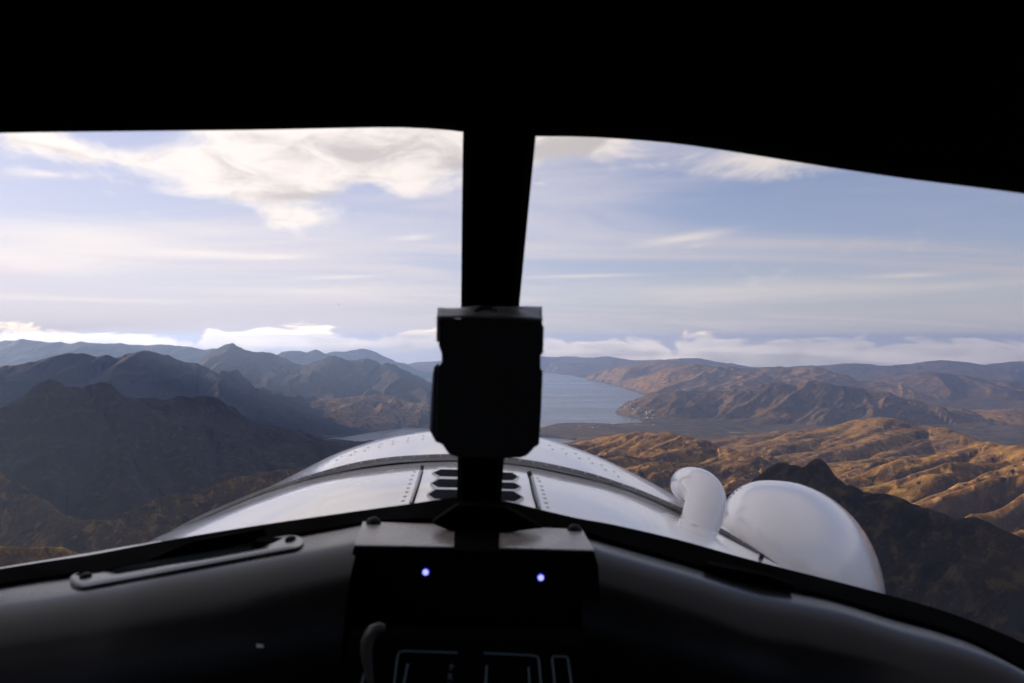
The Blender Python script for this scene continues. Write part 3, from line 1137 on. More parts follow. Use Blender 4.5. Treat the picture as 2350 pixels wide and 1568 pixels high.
# --- sills under the panes
SILL_T = [(-500, 1392), (-200, 1340), (0, 1306), (100, 1290), (200, 1275), (360, 1245), (450, 1229), (600, 1205), (830, 1172), (940, 1157), (1000, 1148), (1045, 1141), (1100, 1143), (1160, 1150), (1180, 1155),
          (1240, 1170), (1330, 1191), (1400, 1203), (1560, 1240), (1700, 1279), (1800, 1305), (1900, 1330), (2035, 1365), (2130, 1391), (2230, 1425), (2350, 1476), (2550, 1580), (2800, 1730)]
SILL_B = [(-500, 1440), (-200, 1378), (0, 1340), (100, 1324), (200, 1310), (360, 1284), (450, 1265), (600, 1239), (830, 1199), (940, 1190), (1000, 1190), (1045, 1192), (1100, 1196), (1160, 1200), (1180, 1203),
          (1240, 1208), (1330, 1216), (1400, 1238), (1560, 1284), (1700, 1325), (1800, 1345), (1900, 1366), (2035, 1406), (2130, 1432), (2230, 1467), (2350, 1532), (2550, 1640), (2800, 1800)]


def sdp(px):
    return 0.97 - 0.10 * min(1.6, ((px - 1110) / 1200.0) ** 2)


st_, sb_ = crom(SILL_T, 120), crom(SILL_B, 120)
rows = [[P(x, y, sdp(x)) + Vector((0, 0.03, -0.02)) for x, y in st_],
        [P(x, y, sdp(x)) + Vector((0, 0.006, -0.001)) for x, y in st_],
        [P(x, y, sdp(x)) for x, y in st_],
        [P(x, y + 4, sdp(x) - 0.006) for x, y in st_],
        [P(x, y, sdp(x) - 0.055) for x, y in sb_],
        [P(x, y + 6, sdp(x) - 0.056) for x, y in sb_],
        [P(x, y + 60, sdp(x) - 0.02) for x, y in sb_]]
v, f = loft(rows)
sill = part('windscreen_sill', v, f, M['frame'], smooth=True)

# --- the two curved panes
def pane(name, top, bot, n=24):
    a, b = crom(top, n), crom(bot, n)
    rows = []
    for k in range(9):
        u = k / 8.0
        row = []
        for (x0, y0), (x1, y1) in zip(a, b):
            p0 = P(x0, y0 - 14, max(0.5, hd(x0)) + 0.012)
            p1 = P(x1, y1 + 12, sdp(x1) + 0.010)
            p = p0.lerp(p1, u)
            p.y += 0.045 * math.sin(math.pi * u)
            row.append(p)
        rows.append(row)
    v, f = loft(rows)
    o = part(name, v, f, M['glass'], smooth=True)
    return o


pane('windscreen_pane', [(-420, 305), (-200, 298), (0, 294), (300, 291), (600, 288), (900, 283), (1070, 295)],
     [(-420, 1376), (-200, 1340), (0, 1306), (200, 1275), (450, 1229), (830, 1172), (1060, 1140)])
pane('windscreen_pane', [(1222, 304), (1300, 304), (1400, 308), (1550, 320), (1900, 373), (2350, 433), (2600, 470)],
     [(1142, 1148), (1240, 1170), (1400, 1203), (1560, 1240), (1900, 1330), (2350, 1476), (2550, 1580)])

# --- rolled coaming (glareshield) either side of the centre hood
def coaming(cols, flat, rad, drop, tilt):
    rows = []
    base = [(P(x, y, sdp(x) - 0.055), x) for x, y in crom(cols, 60)]
    prof = [(-flat * k / 4.0, flat * tilt * k / 4.0) for k in range(5)]
    for k in range(1, 13):
        a0 = math.atan(tilt)
        a = -a0 + k / 12.0 * (math.pi * 0.5 + a0)
        prof.append((-flat - rad * (math.sin(a) + math.sin(a0)), flat * tilt + rad * (math.cos(a) - math.cos(a0))))
    yb, zb = prof[-1]
    prof += [(yb, zb - drop * 0.5), (yb + 0.01, zb - drop)]
    for dy, dz in prof:
        rows.append([p + Vector((0, dy, dz - 0.004)) for p, x in base])
    v, f = loft(rows)
    return part('glareshield', v, f, M['coaming'], smooth=True)


gl = coaming([(-500, 1440), (-200, 1378), (0, 1340), (100, 1324), (200, 1310), (360, 1284), (450, 1265), (600, 1239), (700, 1220), (832, 1196), (870, 1189)], 0.095, 0.10, 0.30, 0.05)
gr = coaming([(1310, 1211), (1345, 1223), (1400, 1240), (1560, 1285), (1700, 1326), (1800, 1346), (1900, 1367), (2035, 1407), (2130, 1433), (2230, 1468), (2350, 1533), (2550, 1641), (2800, 1801)], 0.055, 0.09, 0.30, 0.07)

# --- long oval demister bezel with its slot and two screws on the port coaming
bl = rays(gl)


def capsule_px(x0, y0, x1, y1, r0, r1, n=12):
    d = Vector((x1 - x0, y1 - y0, 0)).normalized()
    nrm = Vector((-d.y, d.x, 0))
    pts = []
    for k in range(n + 1):
        a = math.pi / 2 + math.pi * k / n
        pts.append((x0 + r0 * 1.7 * math.cos(a) * d.x + r0 * math.sin(a) * nrm.x, y0 + r0 * 1.7 * math.cos(a) * d.y + r0 * math.sin(a) * nrm.y))
    m = 14
    for k in range(1, m):
        u = k / m
        r = r0 + (r1 - r0) * u
        pts.append((x0 + (x1 - x0) * u - nrm.x * r, y0 + (y1 - y0) * u - nrm.y * r))
    for k in range(n + 1):
        a = -math.pi / 2 + math.pi * k / n
        pts.append((x1 + r1 * 1.7 * math.cos(a) * d.x + r1 * math.sin(a) * nrm.x, y1 + r1 * 1.7 * math.cos(a) * d.y + r1 * math.sin(a) * nrm.y))
    for k in range(1, m):
        u = k / m
        r = r1 + (r0 - r1) * u
        pts.append((x1 + (x0 - x1) * u + nrm.x * r, y1 + (y0 - y1) * u + nrm.y * r))
    return pts


oc = capsule_px(196, 1332, 672, 1250, 21, 15)
ic = capsule_px(275, 1312, 590, 1258, 11, 9)
rows = []
for src, off in ((oc, -0.002), (oc, 0.003), (None, 0.0045), (None, 0.0045), (ic, 0.003), (ic, -0.001)):
    row = []
    for k in range(len(oc)):
        if src is None:
            u = 0.12 if len(rows) == 2 else 0.82
            x, y = oc[k][0] + (ic[k][0] - oc[k][0]) * u, oc[k][1] + (ic[k][1] - oc[k][1]) * u
        else:
            x, y = src[k]
        p, nr = on(bl, x, y, off)
        if p is None:
            p = P(x, y, sdp(x) - 0.07)
        row.append(p)
    rows.append(row)
v, f = loft(rows, True)
bez = part('demister_bezel', v, f, M['vent'], smooth=True)
row = [on(bl, x, y, 0.0012)[0] or P(x, y, sdp(x) - 0.07) for x, y in ic]
part('demister_slot_shade', row, [tuple(range(len(row)))], M['dark'])  # flat dark sheet for the shade inside the slot
for x, y in ((197, 1333), (668, 1248)):
    p, nr = on(bl, x, y, 0.006)
    v, f = dome(p, nr, 0.0065, 0.003)
    part('screw', v, f, M['screw'], smooth=True)
# black plate in the shape of the sill's shadow on the bezel
g = [(342, 1293), (346, 1283), (440, 1243), (600, 1215), (606, 1250), (440, 1280)]
slab_px('sill_shadow_plate', g, lambda x, y: sdp(x) - 0.062, 0.012, M['frame'])

# --- centre hood: pale top, black face
HT = [(814, 1251), (833, 1197), (860, 1199), (1000, 1203), (1100, 1206), (1180, 1208), (1260, 1211), (1335, 1215), (1364, 1263), (1100, 1256)]
zt = -0.2075
top_far = [(833, 1197), (960, 1201), (1100, 1206), (1220, 1210), (1336, 1215)]
top_near = [(813, 1251), (950, 1253), (1100, 1256), (1230, 1259), (1363, 1263)]
a = [P(x, y, 0.905) for x, y in top_far]
b = [P(x, y, 0.778) for x, y in top_near]
rows = [[p + Vector((0, 0.0, -0.05)) for p in a], a, [p.lerp(q, 0.5) for p, q in zip(a, b)], [p.lerp(q, 0.93) + Vector((0, 0, 0.0006)) for p, q in zip(a, b)], b,
        [p + Vector((0, 0.002, -0.006)) for p in b]]
v, f = loft(rows)
hood = part('instrument_hood', v, f, M['hood'])
# lozenge wedge where the hood top meets the post foot
FACE = [(812, 1255), (950, 1257), (1100, 1260), (1230, 1263), (1364, 1267), (1373, 1300), (1378, 1390), (1380, 1640), (790, 1640), (795, 1390), (800, 1300)]
face = slab_px('hood_face', FACE, lambda x, y: 0.777, 0.006, M['panel'], bev=0.001)
hb = rays(hood)
for x, y in ((857, 1203), (1319, 1220)):
    p = P(x, y, 0.895)
    v, f = dome(p + Vector((0, 0, 0.0)), Vector((0, -0.5, 0.85)).normalized(), 0.0095, 0.009, 14)
    part('hood_fastener', v, f, M['screw'], smooth=True)
# shoulders of the sill that frame the two pale faces
slab_px('post_foot', [(990, 1200), (1000, 1205), (1042, 1222), (1042, 1262), (1144, 1266), (1146, 1226), (1200, 1217), (1245, 1212), (1235, 1206), (1160, 1165), (1050, 1160)], lambda x, y: 0.862 if y < 1235 else 0.752, 0.02, M['frame'])

# --- main panel below the coaming
box = [(-0.95, 0.80, -0.36), (0.95, 0.80, -0.36), (0.95, 0.74, -1.0), (-0.95, 0.74, -1.0)]
v = [Vector(p) for p in box] + [Vector(p) + Vector((0, 0.03, 0)) for p in box]
part('instrument_panel', v, [(0, 1, 2, 3), (7, 6, 5, 4), (0, 4, 5, 1), (1, 5, 6, 2), (2, 6, 7, 3), (3, 7, 4, 0)], M['panel'])

v = [Vector(p) for p in ((-0.30, 0.86, -0.235), (0.12, 0.86, -0.262), (0.20, 0.80, -0.45), (-0.36, 0.80, -0.45))]
part('panel_backing', v + [p + Vector((0, 0.02, 0)) for p in v], [(0, 1, 2, 3), (7, 6, 5, 4), (0, 4, 5, 1), (1, 5, 6, 2), (2, 6, 7, 3), (3, 7, 4, 0)], M['panel'])

# --- blue indicator lights
for x, y in ((977, 1313), (1241, 1325.5)):
    p = P(x, y, 0.771)
    v, f = dome(p, Vector((0, -1, 0.15)).normalized(), 0.0041, 0.002, 16)
    bz = part('indicator_light', v, f, M['led_ring'], smooth=True)
    v, f = dome(p + Vector((0, -0.0015, 0.0002)), Vector((0, -1, 0.15)).normalized(), 0.0030, 0.002, 16)
    part('lens', v, f, M['led'], bz, smooth=True)

# --- lever quadrant at the foot of the picture
QD = lambda x, y: 0.70 - (y - 1480) / 100.0 * 0.02
slab_px('lever_quadrant', [(800, 1462), (1340, 1474), (1400, 1760), (740, 1760)], lambda x, y: QD(x, y) + 0.004, 0.03, M['panel'])


def stroke(name, pts, wpx, mat=M['print'], parent=None):
    rows = []
    pts = [Vector((x, y, 0)) for x, y in pts]
    for i, p in enumerate(pts):
        d = (pts[min(i + 1, len(pts) - 1)] - pts[max(i - 1, 0)]).normalized()
        n = Vector((-d.y, d.x, 0)) * wpx * 0.5
        rows.append([P(p.x + n.x, p.y + n.y, QD(p.x, p.y)), P(p.x - n.x, p.y - n.y, QD(p.x, p.y)), P(p.x - n.x, p.y - n.y, QD(p.x, p.y) + 0.003), P(p.x + n.x, p.y + n.y, QD(p.x, p.y) + 0.003)])
    v, f = loft(rows, True)
    return part(name, v, f, mat, parent)


stroke('outline_mark', [(890, 1660), (905, 1568), (912, 1508), (916, 1497), (926, 1494), (1050, 1498)], 4.5)
stroke('outline_mark', [(1110, 1499), (1222, 1504), (1233, 1507), (1237, 1516), (1241, 1568), (1248, 1660)], 4.5)
stroke('outline_mark', [(1280, 1660), (1273, 1568), (1267, 1512), (1270, 1506), (1298, 1507), (1303, 1511), (1311, 1568), (1322, 1660)], 4.5)
stroke('slot_mark', [(936, 1523), (927, 1568), (908, 1660)], 5)
stroke('slot_mark', [(1117, 1527), (1115, 1568), (1112, 1660)], 4.5)
stroke('slot_mark', [(1213, 1531), (1215, 1568), (1219, 1660)], 4)
stroke('slot_mark', [(836, 1545), (831, 1568), (815, 1660)], 6)


def letter(ch, px, py, hpx):
    c = bpy.data.curves.new('letter', 'FONT')
    c.body = ch
    c.size = hpx / F * 0.70 * 1.38
    c.extrude = 0.0006
    c.align_x = 'CENTER'
    o = bpy.data.objects.new('letter', c)
    COL.objects.link(o)
    dg = bpy.context.evaluated_depsgraph_get()
    me = bpy.data.meshes.new_from_object(o.evaluated_get(dg))
    bpy.data.objects.remove(o)
    me.name = 'letter'
    me.materials.clear()
    me.materials.append(M['print'])
    me.transform(Matrix.Translation(P(px, py, QD(px, py) - 0.0005)) @ Matrix.Rotation(R(78), 4, 'X'))
    o = bpy.data.objects.new('letter', me)
    COL.objects.link(o)
    o.parent = plane
    o.matrix_parent_inverse = PLANE_INV


letter('P', 1036, 1539, 13)
letter('R', 1033, 1560, 13)
letter('O', 1030, 1582, 13)
letter('A', 1111, 1580, 13)

# --- round lever knob that catches the window light
kp = [(884, 1441), (872, 1439), (858, 1445), (848, 1458), (842, 1475), (840, 1495), (842, 1515), (846, 1540), (852, 1580)]
v, f = tube([P(x, y, 0.685) for x, y in kp], [0.003, 0.0045, 0.0055, 0.006, 0.006, 0.0055, 0.005, 0.004, 0.003], 16)
part('lever', v, f, M['knob'], smooth=True)
q = [on(bl, x, y, 0.0)[0] for x, y in ((590, 1478), (604, 1479), (605, 1486), (590, 1486))]
q2 = [on(bl, x, y, 0.002)[0] for x, y in ((590, 1478), (604, 1479), (605, 1486), (590, 1486))]
part('sticker', q + q2, [(4, 5, 6, 7), (0, 1, 5, 4), (1, 2, 6, 5), (2, 3, 7, 6), (3, 0, 4, 7)], M['sticker'])

# ------------------------------------------------------------------ nose: engine cowling
def ring(pts, d, n=90, off=(0, 0, 0)):
    return [P(x, y, d) + Vector(off) for x, y in crom(pts, n)]


GAP = [(300, 1300), (365, 1250), (430, 1212), (500, 1180), (600, 1139), (680, 1113), (730, 1100), (808, 1084), (886, 1073), (964, 1066), (1042, 1063), (1130, 1066), (1222, 1077),
       (1294, 1092), (1366, 1108), (1438, 1130), (1486, 1149), (1565, 1185), (1650, 1226), (1750, 1288), (1850, 1360), (1950, 1440)]
BACK = [(250, 1300), (330, 1262), (450, 1237), (600, 1216), (830, 1184), (940, 1170), (1045, 1160), (1130, 1160), (1200, 1170),
        (1240, 1180), (1330, 1202), (1400, 1216), (1560, 1254), (1700, 1292), (1800, 1320), (1900, 1348), (2000, 1382)]
DG, DB = 1.50, 1.03
gapr, backr = ring(GAP, DG), ring(BACK, DB)
rows = [[p + Vector((0, 0.0, -0.03)) for p in gapr], [p + Vector((0, 0, -0.004)) for p in gapr], gapr]
for k in range(1, 12):
    u = k / 12.0
    rows.append([a.lerp(b, u) + Vector((0, 0, 0.012 * math.sin(math.pi * u))) for a, b in zip(gapr, backr)])
rows += [backr, [p + Vector((0, -0.02, -0.08)) for p in backr]]
v, f = loft(rows)
deck = part('nose_deck', v, f, M['white'], smooth=True)
db = rays(deck)

LIP = [(300, 1285), (365, 1237), (430, 1199), (500, 1167), (600, 1126), (678, 1101), (730, 1085), (808, 1064), (886, 1051), (964, 1045), (1042, 1043), (1130, 1047), (1222, 1058), (1294, 1072),
       (1366, 1090), (1438, 1114), (1486, 1132), (1565, 1167), (1650, 1210), (1750, 1272), (1850, 1345), (1950, 1425)]
lip = ring(LIP, DG - 0.005)
FRONT = [(330, 1420), (450, 1290), (560, 1190), (640, 1125), (700, 1084), (760, 1050), (850, 1015), (920, 999), (985, 989), (1060, 984), (1120, 984), (1180, 992), (1240, 1007),
         (1320, 1034), (1400, 1072), (1460, 1107), (1510, 1140), (1580, 1195), (1660, 1270), (1760, 1380)]
fr1 = ring(FRONT, 2.15)
fr0 = [p * 1.0 + Vector((0, 0.28, -0.10)) for p in fr1]
rows = [[p + Vector((0, 0.012, -0.02)) for p in lip], [p + Vector((0, 0.0, -0.006)) for p in lip], lip]
for k in range(1, 12):
    u = k / 12.0
    rows.append([a.lerp(b, u) + Vector((0, 0, 0.020 * math.sin(math.pi * u))) for a, b in zip(lip, fr1)])
rows.append(fr1)
rows.append([p.lerp(q, 0.5) + Vector((0, 0, 0.012)) for p, q in zip(fr1, fr0)])
rows.append(fr0)
ctr = Vector((-0.08, 2.5, -0.75))
rows.append([p.lerp(ctr, 0.12) + Vector((0, 0.10, 0)) for p in fr0])
rows.append([p.lerp(ctr, 0.55) + Vector((0, 0.14, 0)) for p in fr0])
v, f = loft(rows)
cowl = part('engine_cowling', v, f, M['white'], smooth=True)
fb = rays(cowl)

# grey edge band of the cowling, black seal below it, thin flange of the deck
def band(name, top, bot, mat, th=0.004):
    rows = [top, [p + Vector((0, -th, 0.0)) for p in top], [p + Vector((0, -th, 0)) for p in bot], bot]
    v, f = loft(rows)
    return part(name, v, f, mat, smooth=False)


LIPB = [(x, y + 9 - 4 * abs(x - 1100) / 1000) for x, y in LIP]
lipb = ring(LIPB, DG - 0.006)
band('cowling_edge', [p + Vector((0, 0, 0.001)) for p in lip], lipb, M['metal'])
seal_b = [p + Vector((0, 0.0, 0.0)) for p in ring([(x, y - 3) for x, y in GAP], DG + 0.002)]
band('rubber_seal', [p + Vector((0, 0.012, 0)) for p in lipb], seal_b, M['seal'], 0.002)
fl_t = ring([(x, y - 3.5) for x, y in GAP], DG - 0.008)
fl_b = ring([(x, y + 2.5) for x, y in GAP], DG - 0.012)
band('deck_flange', fl_t, fl_b, M['metal'], 0.003)


def rivets(bvh, pts, r, parent, h=0.0012, name='rivet', mat=M['rivet']):
    for x, y in pts:
        p, n = on(bvh, x, y, 0.0)
        if p is None:
            continue
        v, f = dome(p, n, r, h)
        part(name, v, f, mat, parent, smooth=True)


fr_riv = [c4(*q) for q in ((1930, 1028), (1925, 1057), (1797, 1048), (1791, 1075), (1665, 1075), (1660, 1100), (1560, 1100), (1540, 1127), (1442, 1130), (1412, 1160), (1327, 1167), (1290, 1197), (1205, 1212),
                            (1165, 1240), (1090, 1262), (1045, 1290), (985, 1312), (935, 1342), (875, 1368), (825, 1394), (792, 1410))]
fr_riv += [c5(*q) for q in ((160, 1047), (193, 1087), (287, 1083), (322, 1128), (413, 1127), (448, 1173), (537, 1175), (573, 1220), (660, 1235), (700, 1282), (780, 1300), (820, 1345))]
slab_px('duct_cover', [(1628, 1296), (1640, 1312), (1690, 1338), (1750, 1358), (1812, 1367), (1822, 1344), (1760, 1322)], lambda x, y: sdp(x) - 0.066, 0.02, M['frame'])
rivets(fb, fr_riv, 0.0031, cowl)
dk_riv = [c7(*q) for q in ((405, 350), (380, 400), (355, 453), (338, 512), (315, 570), (297, 625), (270, 685), (245, 745), (2085, 435), (2110, 475), (2135, 543), (2150, 598), (2170, 655), (2185, 710), (2200, 773), (2225, 835))]
rivets(db, dk_riv, 0.0032, deck)
rivets(db, [c7(90, 332), c7(775, 290), c7(1680, 350), c7(2340, 435)], 0.0105, deck, 0.0015, 'access_cap')
rivets(db, [(1590, 1205), (1597, 1207), (1688, 1240), (1696, 1243)], 0.004, deck)
# rivets along the grey band
lb = crom(LIPB, 60)
for i in range(14, 50):
    x, y = lb[i]
    p = P(x, y - 5, DG - 0.012)
    v, f = dome(p, Vector((0, -1, 0.3)).normalized(), 0.0024, 0.0012, 8)
    part('edge_rivet', v, f, M['rivet'], cowl, smooth=True)

# --- hinge lines of the centre hatch
def surf_strip(name, bvh, pts, wpx, mat, parent, off=0.002, n=16):
    rows = []
    pts = crom(pts, n)
    for i in range(n):
        d = np.array(pts[min(i + 1, n - 1)]) - np.array(pts[max(i - 1, 0)])
        d = d / np.linalg.norm(d)
        nx_, ny_ = -d[1] * wpx / 2, d[0] * wpx / 2
        a, _ = on(bvh, pts[i][0] + nx_, pts[i][1] + ny_, off)
        b, _ = on(bvh, pts[i][0] - nx_, pts[i][1] - ny_, off)
        if a is None or b is None:
            continue
        a0, _ = on(bvh, pts[i][0] + nx_, pts[i][1] + ny_, -0.001)
        b0, _ = on(bvh, pts[i][0] - nx_, pts[i][1] - ny_, -0.001)
        rows.append([a0, a, b, b0])
    if len(rows) < 2:
        return None
    v, f = loft(rows)
    return part(name, v, f, mat, parent)


def c7s(*q):
    return [c7(*p) for p in q]


surf_strip('hatch_gap', db, c7s((515, 268), (495, 345)), 6.5, M['seal'], deck, 0.0015)
surf_strip('hatch_hinge', db, c7s((492, 345), (430, 560), (350, 790)), 5.5, M['metal'], deck, 0.003)
surf_strip('hatch_gap', db, c7s((515, 345), (455, 560), (385, 780)), 2.2, M['seal'], deck, 0.0018)
surf_strip('hatch_gap', db, c7s((1965, 350), (1985, 415)), 9.5, M['seal'], deck, 0.0015)
surf_strip('hatch_hinge', db, c7s((2000, 420), (2055, 640), (2110, 860)), 5.5, M['metal'], deck, 0.003)
surf_strip('hatch_gap', db, c7s((1968, 420), (2015, 640), (2075, 850)), 2.2, M['seal'], deck, 0.0018)

sk = crom([(-400, 1372), (-200, 1336), (0, 1302.5), (100, 1286), (200, 1270), (290, 1254), (370, 1241)], 30)
rows = [[P(x, y, 1.0) + Vector((-0.05, 0.12, -0.30)) for x, y in sk], [P(x, y, 1.0) + Vector((-0.02, 0.05, -0.05)) for x, y in sk], [P(x, y, 1.0) for x, y in sk], [P(x, y + 14, 0.985) for x, y in sk]]
v, f = loft(rows)
part('fuselage_skin', v, f, M['white'], smooth=True)

# --- pointed louvre slots in the hatch, running behind the post
def louvre(out):
    """one end of a slot: raised white lip round a dark sheet for the shade inside"""
    out = [c7(*p) for p in out]
    n = len(out)
    cx, cy = sum(p[0] for p in out) / n, sum(p[1] for p in out) / n
    rings = []
    for kx, ky, off in ((1.10, 1.34, -0.001), (1.06, 1.18, 0.0045), (1.0, 1.0, 0.0035)):
        rings.append([on(db, cx + (x - cx) * kx, cy + (y - cy) * ky, off)[0] for x, y in out])
    if any(p is None for r in rings for p in r):
        return
    v, f = loft(rings, True)
    part('louvre', v, f, M['white'], deck)
    part('louvre_opening_shade', [p - Vector((0, 0, 0.0004)) for p in rings[2]], [tuple(range(n))], M['dark'], deck)  # flat dark sheet over the deck, standing for shade in the louvre


for tip, tl, bl2, x1, yt, yb in (((660, 388), (765, 338), (765, 440), 1080, 345, 448), ((635, 535), (745, 472), (735, 590), 1080, 478, 598), ((592, 685), (700, 615), (690, 750), 1080, 622, 752)):
    louvre([tip, tl, (0.5 * (tl[0] + x1), 0.5 * (tl[1] + yt)), (x1, yt), (x1, yb), (0.5 * (bl2[0] + x1), 0.5 * (bl2[1] + yb)), bl2])
for tip, tr, br, x0, yt, yb in (((1815, 440), (1720, 385), (1735, 492), 1500, 378, 492), ((1845, 575), (1760, 525), (1750, 625), 1500, 515, 618), ((1875, 722), (1750, 640), (1760, 785), 1500, 632, 760)):
    louvre([tip, br, (0.5 * (br[0] + x0), 0.5 * (br[1] + yb)), (x0, yb), (x0, yt), (0.5 * (tr[0] + x0), 0.5 * (tr[1] + yt)), tr])

# --- white elbow pipe standing on the starboard deck
pp = [P(1596, 1262, 1.36), P(1602, 1215, 1.38), P(1613, 1180, 1.40), P(1619, 1155, 1.42), P(1617, 1137, 1.44), P(1607, 1124, 1.47), P(1594, 1117, 1.51), P(1582, 1113, 1.56), P(1576, 1112, 1.60)]
pc = crom([tuple(p) for p in pp], 30)
v, f = tube([Vector(p) for p in pc], [0.0355 + 0.004 * math.sin(math.pi * i / 29.0) for i in range(30)], 36, caps=False)
pipe = part('breather_pipe', v, f, M['white'], smooth=True)
solidify(pipe, 0.003)
v, f = tube([P(1589, 1275, 1.36), P(1599, 1232, 1.38), P(1603, 1214, 1.385)], [0.045, 0.0415, 0.0395], 36, caps=False)
part('pipe_collar', v, f, M['white'], smooth=True)

# --- big white scoop bulging from the starboard side
OUT = [(1652, 1190), (1657, 1170), (1668, 1146), (1685, 1126), (1710, 1111), (1740, 1103), (1770, 1102), (1800, 1104), (1830, 1109), (1865, 1121), (1900, 1139), (1930, 1161), (1955, 1184), (1978, 1212),
       (1996, 1240), (2010, 1270), (2022, 1305), (2029, 1335), (2033, 1365), (2032, 1400), (2020, 1450), (1985, 1510), (1920, 1560), (1840, 1575), (1760, 1540), (1700, 1460), (1668, 1360), (1655, 1270)]
oc2 = crom(OUT + [OUT[0]], 73)[:-1]
cx, cy = 1850, 1345
rows = []
DP = 1.85
for k in range(-11, 12):
    a = k / 12.0 * math.pi / 2
    s_, dpt = math.cos(a) ** 0.8, math.sin(a)
    row = []
    for x, y in oc2:
        row.append(P(cx + (x - cx) * s_, cy + (y - cy) * s_, DP + dpt * (0.30 if k < 0 else 0.75)))
    rows.append(row)
v, f = loft(rows, True)
n0 = len(oc2)
f.append(tuple(range(n0)))
f.append(tuple(range(len(v) - n0, len(v))))
scoop = part('exhaust_fairing', v, f, M['white'], smooth=True)
sbv = rays(scoop)
rivets(sbv, [(1676, 1142), (1684, 1133), (1692, 1126), (1700, 1121)], 0.0032, scoop, 0.0015, 'dark_rivet', M['screw'])
rivets(sbv, [(1699, 1240), (1703, 1246)], 0.006, scoop, 0.002, 'paint_chip', M['metal'])
surf_strip('side_seal', db, [(1640, 1213), (1665, 1226), (1692, 1240)], 8, M['seal'], deck, 0.006)
surf_strip('side_seal', db, [(1690, 1243), (1725, 1264), (1750, 1285)], 6, M['seal'], deck, 0.006)

# --- propeller at rest: three blades and spinner ahead of the cowling
hub = Vector((-0.085, 2.72, -0.62))
v, f = tube([hub + Vector((0, -0.12, 0)), hub + Vector((0, -0.02, 0)), hub + Vector((0, 0.12, 0)), hub + Vector((0, 0.26, 0)), hub + Vector((0, 0.36, 0)), hub + Vector((0, 0.40, 0))], [0.17, 0.18, 0.17, 0.12, 0.06, 0.01], 28)
spin = part('spinner', v, f, M['spinner'], smooth=True)
for ang in (90.0, 210.0, 330.0):
    a = R(ang)
    dr = Vector((math.cos(a), 0, math.sin(a)))
    tn = Vector((-math.sin(a), 0, math.cos(a)))
    rows = []
    for u, ch, tw, th in ((0.10, 0.05, 60, 0.05), (0.25, 0.10, 45, 0.04), (0.5, 0.14, 30, 0.025), (0.8, 0.15, 22, 0.018), (1.05, 0.14, 17, 0.013), (1.22, 0.11, 15, 0.009), (1.30, 0.05, 14, 0.006)):
        c_, s2 = math.cos(R(tw)), math.sin(R(tw))
        cd = tn * c_ + Vector((0, 1, 0)) * s2
        nd = tn * -s2 + Vector((0, 1, 0)) * c_
        rows.append([hub + dr * u + cd * ch * 0.5, hub + dr * u + cd * ch * 0.15 + nd * th * 0.5, hub + dr * u - cd * ch * 0.5, hub + dr * u + cd * ch * 0.15 - nd * th * 0.5])
    v, f = loft(rows, True)
    f.append(tuple(range(len(v) - 4, len(v))))
    part('propeller_blade', v, f, M['prop'])

# --- cabin sides so the cockpit stays closed when one steps aside
for sgn in (-1, 1):
    v = [Vector((sgn * 0.95, y, z)) for y, z in ((0.95, -1.2), (-1.6, -1.2), (-1.6, -0.18), (0.30, -0.20), (0.95, -0.34))]
    v += [p + Vector((sgn * 0.03, 0, 0)) for p in v]
    n = 5
    part('cabin_side', v, [tuple(range(n)), tuple(range(2 * n - 1, n - 1, -1))] + [(i, n + i, n + (i + 1) % n, (i + 1) % n) for i in range(n)], M['lining'])
    q = [P(0, 0, 1)] if False else None
    v, f = tube([Vector((sgn * 0.93, 0.62, -0.30)), Vector((sgn * 0.92, 0.50, 0.05)), Vector((sgn * 0.90, 0.36, 0.34))], 0.035, 10)
    part('door_pillar', v, f, M['lining'], smooth=True)
v = [Vector(p) for p in ((-0.95, -1.6, -1.2), (0.95, -1.6, -1.2), (0.95, -1.6, 0.62), (-0.95, -1.6, 0.62))]
part('cabin_bulkhead', v + [p + Vector((0, -0.03, 0)) for p in v], [(0, 1, 2, 3), (7, 6, 5, 4), (0, 4, 5, 1), (1, 5, 6, 2), (2, 6, 7, 3), (3, 7, 4, 0)], M['lining'])
v = [Vector(p) for p in ((-0.95, -1.6, -1.2), (0.95, -1.6, -1.2), (0.95, 1.0, -1.2), (-0.95, 1.0, -1.2))]
part('cabin_floor', v + [p + Vector((0, 0, -0.03)) for p in v], [(0, 1, 2, 3), (7, 6, 5, 4), (0, 4, 5, 1), (1, 5, 6, 2), (2, 6, 7, 3), (3, 7, 4, 0)], M['lining'])

# ------------------------------------------------------------------ instrument box hung on the post
ibx = empty('compass_unit', P(1118, 1060, 0.76))
tag(ibx, 'black notched instrument box with grey top cover fixed to the windscreen post', 'instrument')
IB_INV = Matrix.Translation(-ibx.location)
BOXO = [(200, 205), (1075, 205), (1085, 262), (1098, 282), (1092, 500), (1070, 530), (1068, 640), (1088, 670), (1075, 1000), (1057, 1305), (1012, 1332), (985, 1365), (960, 1390), (930, 1408), (890, 1420),
        (745, 1426), (345, 1412), (300, 1402), (268, 1385), (240, 1345), (215, 1308), (190, 1292), (152, 1284), (160, 900), (168, 640), (208, 588), (206, 510), (182, 442), (180, 240)]


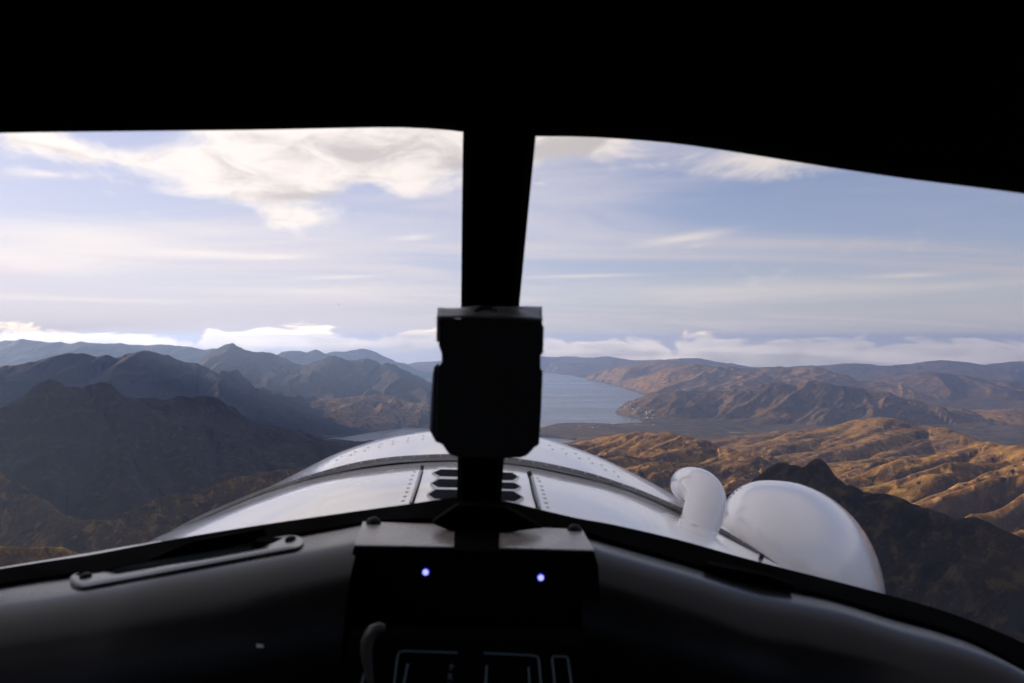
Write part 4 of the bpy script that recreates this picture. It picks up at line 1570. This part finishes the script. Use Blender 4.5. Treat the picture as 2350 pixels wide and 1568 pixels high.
def ib(name, outline, d, th, mat, bev=0.003):
    a = [P(*cb(*q), d) for q in outline]
    b = [p + Vector((0, th, 0)) for p in a]
    n = len(a)
    f = [tuple(range(n)), tuple(range(2 * n - 1, n - 1, -1))] + [(i, n + i, n + (i + 1) % n, (i + 1) % n) for i in range(n)]
    o = mesh_obj(name, a + b, f, mat)
    o.parent = ibx
    o.matrix_parent_inverse = IB_INV
    if bev:
        bevel(o, bev, 2, 50)
    return o


ib('housing', BOXO, 0.745, 0.055, M['box'], 0.0015)
# lid: crumpled grey cover lying over the top and leaning back
rows = []
for k, (rowpts, d) in enumerate((([(163, 412), (165, 300), (163, 200), (174, 125)], 0.748),)):
    pass
TOPB = [(165, 215), (260, 207), (420, 203), (560, 206), (700, 207), (840, 215), (960, 228), (1084, 240)]
TOPA = [(175, 125), (260, 131), (360, 130), (480, 112), (620, 116), (760, 118), (885, 115), (1081, 117)]
a = [P(*cb(*q), 0.742) for q in crom(TOPB, 24)]
b = [P(*cb(*q), 0.806) for q in crom(TOPA, 24)]
rows = []
for k in range(7):
    u = k / 6.0
    rows.append([p.lerp(q, u) + Vector((0, 0, 0.0012 * math.sin(9 * u + 0.9 * i) * math.sin(math.pi * u))) for i, (p, q) in enumerate(zip(a, b))])
v, f = loft(rows)
lid = mesh_obj('top_cover', v, f, M['boxtop'], None, True)
lid.parent = ibx
lid.matrix_parent_inverse = IB_INV
solidify(lid, 0.002)
ib('cover_flap', [(163, 200), (185, 215), (190, 412), (160, 410)], 0.741, 0.06, M['boxtop'], 0.001)
ib('side_strip', [(130, 660), (172, 640), (164, 900), (154, 1284), (100, 1180), (118, 800)], 0.750, 0.045, M['boxside'], 0.002)
ib('side_clip', [(140, 630), (165, 600), (175, 640), (135, 662)], 0.748, 0.02, M['boxtop'], 0.001)
ring_ = [P(*cb(590, 175), 0.766) + Vector((0.010 * math.cos(t_), 0.004 + 0.008 * math.sin(t_) * 0.8, 0.004 + 0.004 * math.sin(t_))) for t_ in np.linspace(0, math.pi, 14)]
v, f = tube(ring_, 0.0022, 8)
lp = mesh_obj('strap_loop', v, f, M['box'], None, True)
lp.parent = ibx
lp.matrix_parent_inverse = IB_INV
